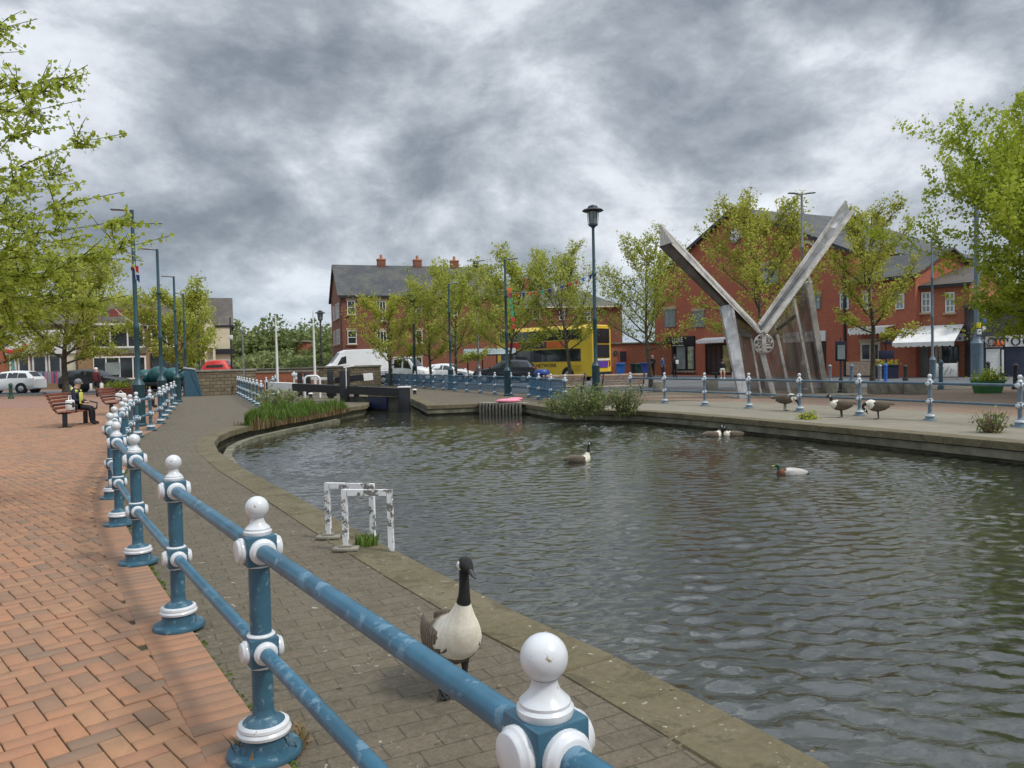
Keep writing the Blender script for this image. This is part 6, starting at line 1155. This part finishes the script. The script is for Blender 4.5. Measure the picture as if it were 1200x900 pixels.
# large near tree reaching in from the left edge: trunk outside the frame
rg=np.random.default_rng(31); t=thing('tree','large near lime tree whose long leafy branches reach in from the left edge','tree',(-9.6,8.8,0),0); mb=MB(); base=np.array([-9.6,8.8,0.]); TR,rt=limb(rg,(0,0,0),(0,0,1),8.2,.22,.04,12,.03,.02); mb.tube([tuple(p) for p in TR],rt,14); twl=[]
tips=[(44,22,8.5),(30,60,9.5),(103,76,8.2),(106,86,8.8),(62,92,7.8),(100,116,8.4),(72,148,8.8),(149,156,8.2),(82,178,9.2),(58,188,8),(145,225,8.0),(190,262,8.3),(200,276,8.8),(168,306,8.6),(150,346,8.8),(120,300,9.5),(100,250,9.5),(82,280,8.6),(110,330,9.2),(60,318,9.8),(40,350,8.8),(75,360,9.6),(30,300,8.2),(20,250,9.0),(50,230,9.6),(15,395,9.2),(38,388,9.8),(5,200,8.4),(14,150,9.),(28,120,9.4),(-20,330,9),(-40,250,9.5),(-50,150,9.2),(-30,60,9),(55,265,10),(88,215,9.8),(70,300,8.0),(20,340,10),(45,330,8.3),(95,318,9.)]
for k,(px,py,Y) in enumerate(tips):
    T_=np.array(A(px,py,Y))-base; h0=min(7.6,max(2.0,T_[2]*.82+.15-rg.random()*.5)); i0=int(h0/8.2*12); S_=TR[i0]; n=9; mid=(S_+T_)/2+np.array([0,0,.35+rg.normal()*.15]); P=[]
    for i in range(n+1): f=i/n; P.append((1-f)**2*S_+2*f*(1-f)*mid+f*f*T_+(rg.normal(size=3)*.075 if 0<i<n else 0))
    r=[max(.0035,.030*(1-i/n)**1.3) for i in range(n+1)]; mb.tube([tuple(p) for p in P],r,7); twl.append((P[3:],1.5))
    for j in range(3,n+1):
        for q_ in range(3):
            d=(P[j]-P[j-1]); d/=np.linalg.norm(d); sdv=rg.normal(size=3); L2=(.28+.45*rg.random())*(1.15-.55*j/n); P2,r2=limb(rg,P[j] if j<n else P[j-1],d+sdv*.65,L2,.007,.0025,5,.12,-.01); mb.tube([tuple(p) for p in P2],r2,4,caps=False); twl.append((P2,1.))
            if rg.random()<.6: P3,r3=limb(rg,P2[2],d+rg.normal(size=3)*.8,L2*.55,.004,.002,4,.12,-.01); mb.tube([tuple(p) for p in P3],r3,3,caps=False); twl.append((P3,.7))
mb.build('trunk',bark_d,t,fix=False); pos=[];tint=[]
for P,wt in twl:
    P=np.array(P); Lp=np.linalg.norm(np.diff(P,axis=0),axis=1).sum(); m_=int(Lp/(.036 if P[0][2]<3.6 else .055))+1; b=rg.random()
    for a in range(m_):
        if rg.random()<.12: continue
        f=(a+rg.random())/m_*(len(P)-1); i0=min(len(P)-2,int(f)); q=P[i0]*(1-(f-i0))+P[i0+1]*(f-i0)
        for c_ in range(rg.integers(2,4)): pos.append(q+rg.normal(size=3)*.020+np.array([0,0,-.015])); tint.append(b*.4+rg.random()*.6)
leafmesh('crown',pos,.038,leaf_y,t,rg,fold=True,updir=(0,0,.4),tint=np.array(tint))
# far bushes behind the lock
def bush(label,x,y,w,h,seed,lm,n=3000,ls=.25,name='bush',grp='far bushes beyond the lock',trunk=True,d=None):
    rg=np.random.default_rng(seed); t=thing(name,label,'tree' if name=='tree' else 'bush',(x,y,0),0,grp); K=14; cs=rg.normal(size=(K,3))*np.array([w*.22,(d or w)*.2,h*.17])+np.array([0,0,h*.52]); rs=(.16+.16*rg.random(K))*w
    mb=MB(); 
    for c in cs[:9]: mb.tube([(0,0,0),tuple(np.array([c[0]*.4,c[1]*.4,c[2]*.5])),tuple(c)],[.09,.06,.015],5)
    mb.build('stems' if name!='tree' else 'trunk',bark_d,t); k=rg.integers(0,K,n); u=rg.normal(size=(n,3)); u/=np.linalg.norm(u,axis=1)[:,None]; u*=(rg.random(n)**.33)[:,None]; pos=cs[k]+u*rs[k][:,None]*np.array([1,1,min(1.2,h/w)]); pos[:,2]=np.maximum(pos[:,2],.05); leafmesh('foliage',pos,ls,lm,t,rg,tint=(rg.random(K)[k]*.5+.5*rg.random(n))); return t
bs=[(268,108,9,15,'tall feathery bush rising behind the cream gable end'),(283,104,8,11,'green bush just right of the slate gable end'),(298,100,9,9,'low rounded bush left of the first white pole'),(314,102,8,11.5,'bush behind the left white pole'),(333,101,9,12.0,'bush mass between the two white poles'),(349,106,8,12.,'bush behind the small brick hut'),(366,108,8,13,'taller thin bush behind the right white pole'),(378,99,7,9.5,'bush beside the far lantern post'),(390,95,7,7.5,'bush at the apartment gable foot'),(322,93,10,6,'low hedge mass in front of the white poles gap'),(372,90,9,5.5,'low hedge mass left of the van')]
for i,(px,Y,w_b,h_b,lab) in enumerate(bs): bush(lab,A(px,430,Y).x,Y,w_b,h_b*.62,40+i,leaf_d if i%3 else leaf_w,n=3400,ls=.42)
for i,(x,y,lab) in enumerate(((-62,84,'tree beyond the white fascia shop roof'),(20,98,'distant tree behind the lower hipped roof block'),(44,70,'tree behind the shuttered shops'))): bush(lab,x,y,8,9,80+i,leaf_d,n=3000,ls=.3,name='tree',grp='background trees')
# bank vegetation
def grasses(name,label,cx,cy,wx,wy,n,h,m,seed,z=0.,kind=None,lean=.35,cat='grass',region=None):
    rg=np.random.default_rng(seed); bx=rg.uniform(-1,1,size=(n,2)); bx=bx[(bx**2).sum(1)<1]; n=len(bx); B_=np.zeros((n,3)); B_[:,0]=bx[:,0]*wx; B_[:,1]=bx[:,1]*wy
    if region is not None: B_[:,:2]=region(rg,n)
    cl=.62+.38*np.sin(B_[:,0]*4.1+1.3*np.sin(B_[:,1]*2.3))*np.sin(B_[:,1]*3.7+B_[:,0]*2.); H_=h*(.35+.85*rg.random(n))*(cl if n>1000 else 1.); a=rg.random(n)*2*PI; L_=lean*H_*rg.random(n); tip=B_+np.stack([np.cos(a)*L_,np.sin(a)*L_,H_],1); mid=B_+np.stack([np.cos(a)*L_*.3,np.sin(a)*L_*.3,H_*.55],1); w=(.008+.006*rg.random(n))[:,None]; pr=np.stack([-np.sin(a),np.cos(a),0*a],1)
    V=np.stack([B_-pr*w,B_+pr*w,mid+pr*w*.8,mid-pr*w*.8,tip],1).reshape(-1,3); o_=np.arange(n)*5; F=[]; 
    me=bpy.data.meshes.new(name); fs=[]; 
    for k in o_: fs.append((k,k+1,k+2,k+3)); fs.append((k+3,k+2,k+4))
    me.from_pydata(V.tolist(),[],fs); t=me.attributes.new('tint','FLOAT','FACE'); t.data.foreach_set('value',np.repeat(rg.random(n),2).astype(np.float32)); me.materials.append(m); o=bpy.data.objects.new(name,me); C.objects.link(o); o.location=(cx,cy,z); tag(o,label,cat)
    if kind: o['kind']=kind
    return o
def bankreg(r0,r1,y0,y1):
    nv=np.array(near)
    def f(rg,n):
        y=rg.uniform(y0,y1,n); x=np.interp(y,nv[14:20,1],nv[14:20,0]); return np.stack([x-rg.uniform(r0,1,n)*(r1 if r1<1 else .15+2.1*np.clip((y-21.)/6.5,0,1)),y],1)
    return f
grasses('long_grass','tufty bright green grass growing along the stone bank by the lock',0,0,1,1,15000,.50,grass_m,5,kind='stuff',region=bankreg(-.05,1.5,20.9,28.4))
grasses('long_grass','straw coloured dry stalks mixed along the waterline of the grassy bank',0,0,1,1,6000,.45,dry_m,6,kind='stuff',region=bankreg(-.2,.5,21.0,28.6),z=-.15)
def shrub(label,px,py,Y,w,h,n,seed,lm=leaf_d,name='shrub',grp='shrubs on the far quay edge',ls=.06,dry=True,z=0.):
    c=A(px,py,Y); rg=np.random.default_rng(seed); t=thing(name,label,'shrub',(c.x,Y,z),0,grp); mb=MB(); tsx=[]
    for k in range(46):
        a=rg.random()*2*PI; rr=rg.random()**.5; P,r=limb(rg,(math.cos(a)*rr*w*.28,math.sin(a)*rr*w*.2,0),(math.cos(a)*rr*.7,math.sin(a)*rr*.5,1),h*(.55+.5*rg.random()),.012,.003,6,.10,.02); mb.tube([tuple(p) for p in P],r,4,caps=False); tsx.append(P)
    mb.build('stems',dry_stem,t,fix=False); pos=[]
    for a in range(n): P=tsx[rg.integers(len(tsx))]; f=rg.random()*(len(P)-1); i0=min(len(P)-2,int(f)); pos.append(P[i0]*(1-(f-i0))+P[i0+1]*(f-i0)+rg.normal(size=3)*.07)
    leafmesh('foliage',pos,ls,lm,t,rg); return t
dry_stem=mat('dry reddish stems',(.20,.12,.085),.8,.3,9.)
shrub('wide green shrub growing from the quay edge below the tall lantern post',686,487,22.9,1.75,.88,3200,3); shrub('low leafy shrub at the left foot of the wide green shrub, above the fender',656,484,24.3,1.1,.5,900,4); shrub('smaller green shrub with bare reddish stalks, right of the wide one',734,487,22.9,.85,.92,1500,7)
shrub('weedy green plant by the rightmost quay railing post',1163,499,14.9,.5,.45,420,9,lm=leaf_d,ls=.05); shrub('flat weed at the foot of the railing post by the feeding goose',946,484,18.9,.5,.18,260,10,lm=leaf_r,ls=.05); shrub('dark leafy shrub at the corner of the grassy bank by the blue railing',322,478,25.5,1.0,.95,1600,12,lm=leaf_d,ls=.07)
grasses('grass_tuft','small tuft of grass at the foot of the peeling white hoops',-1.32,6.78,.10,.10,160,.10,grass_m,14); grasses('grass_tuft','little straw tuft caught at the base of the nearest full post',-1.02,3.16,.16,.16,60,.10,dry_m,15,lean=1.2)
grasses('weed_fringe','thin moss and weed fringe in the joint between red bricks and grey setts',0,0,1,1,900,.016,grass_m,16,kind='stuff',region=lambda rg,n:(lambda y:np.stack([side_x(y)+.035+rg.normal(size=n)*.012,y],1))(rg.uniform(1.,16,n)**1.0))

# fallen leaf scraps and feathers on the path, too many to count
rg=np.random.default_rng(77); nl_=420; py_=rg.uniform(1.8,14,nl_); px_=side_x(py_)+.1+rg.random(nl_)**1.4*(np.interp(py_,[2.9,7.1,12,16.5],[1.2,-1.4,-4.2,-6.4])-side_x(py_)); lit=leafmesh('ground_litter',np.stack([px_,py_,np.full(nl_,.012)],1),.016,dry_m,None,rg,updir=(0,0,4.)); lit['kind']='stuff'; tag(lit,'tiny scraps of leaf and down scattered over the grey path','litter')
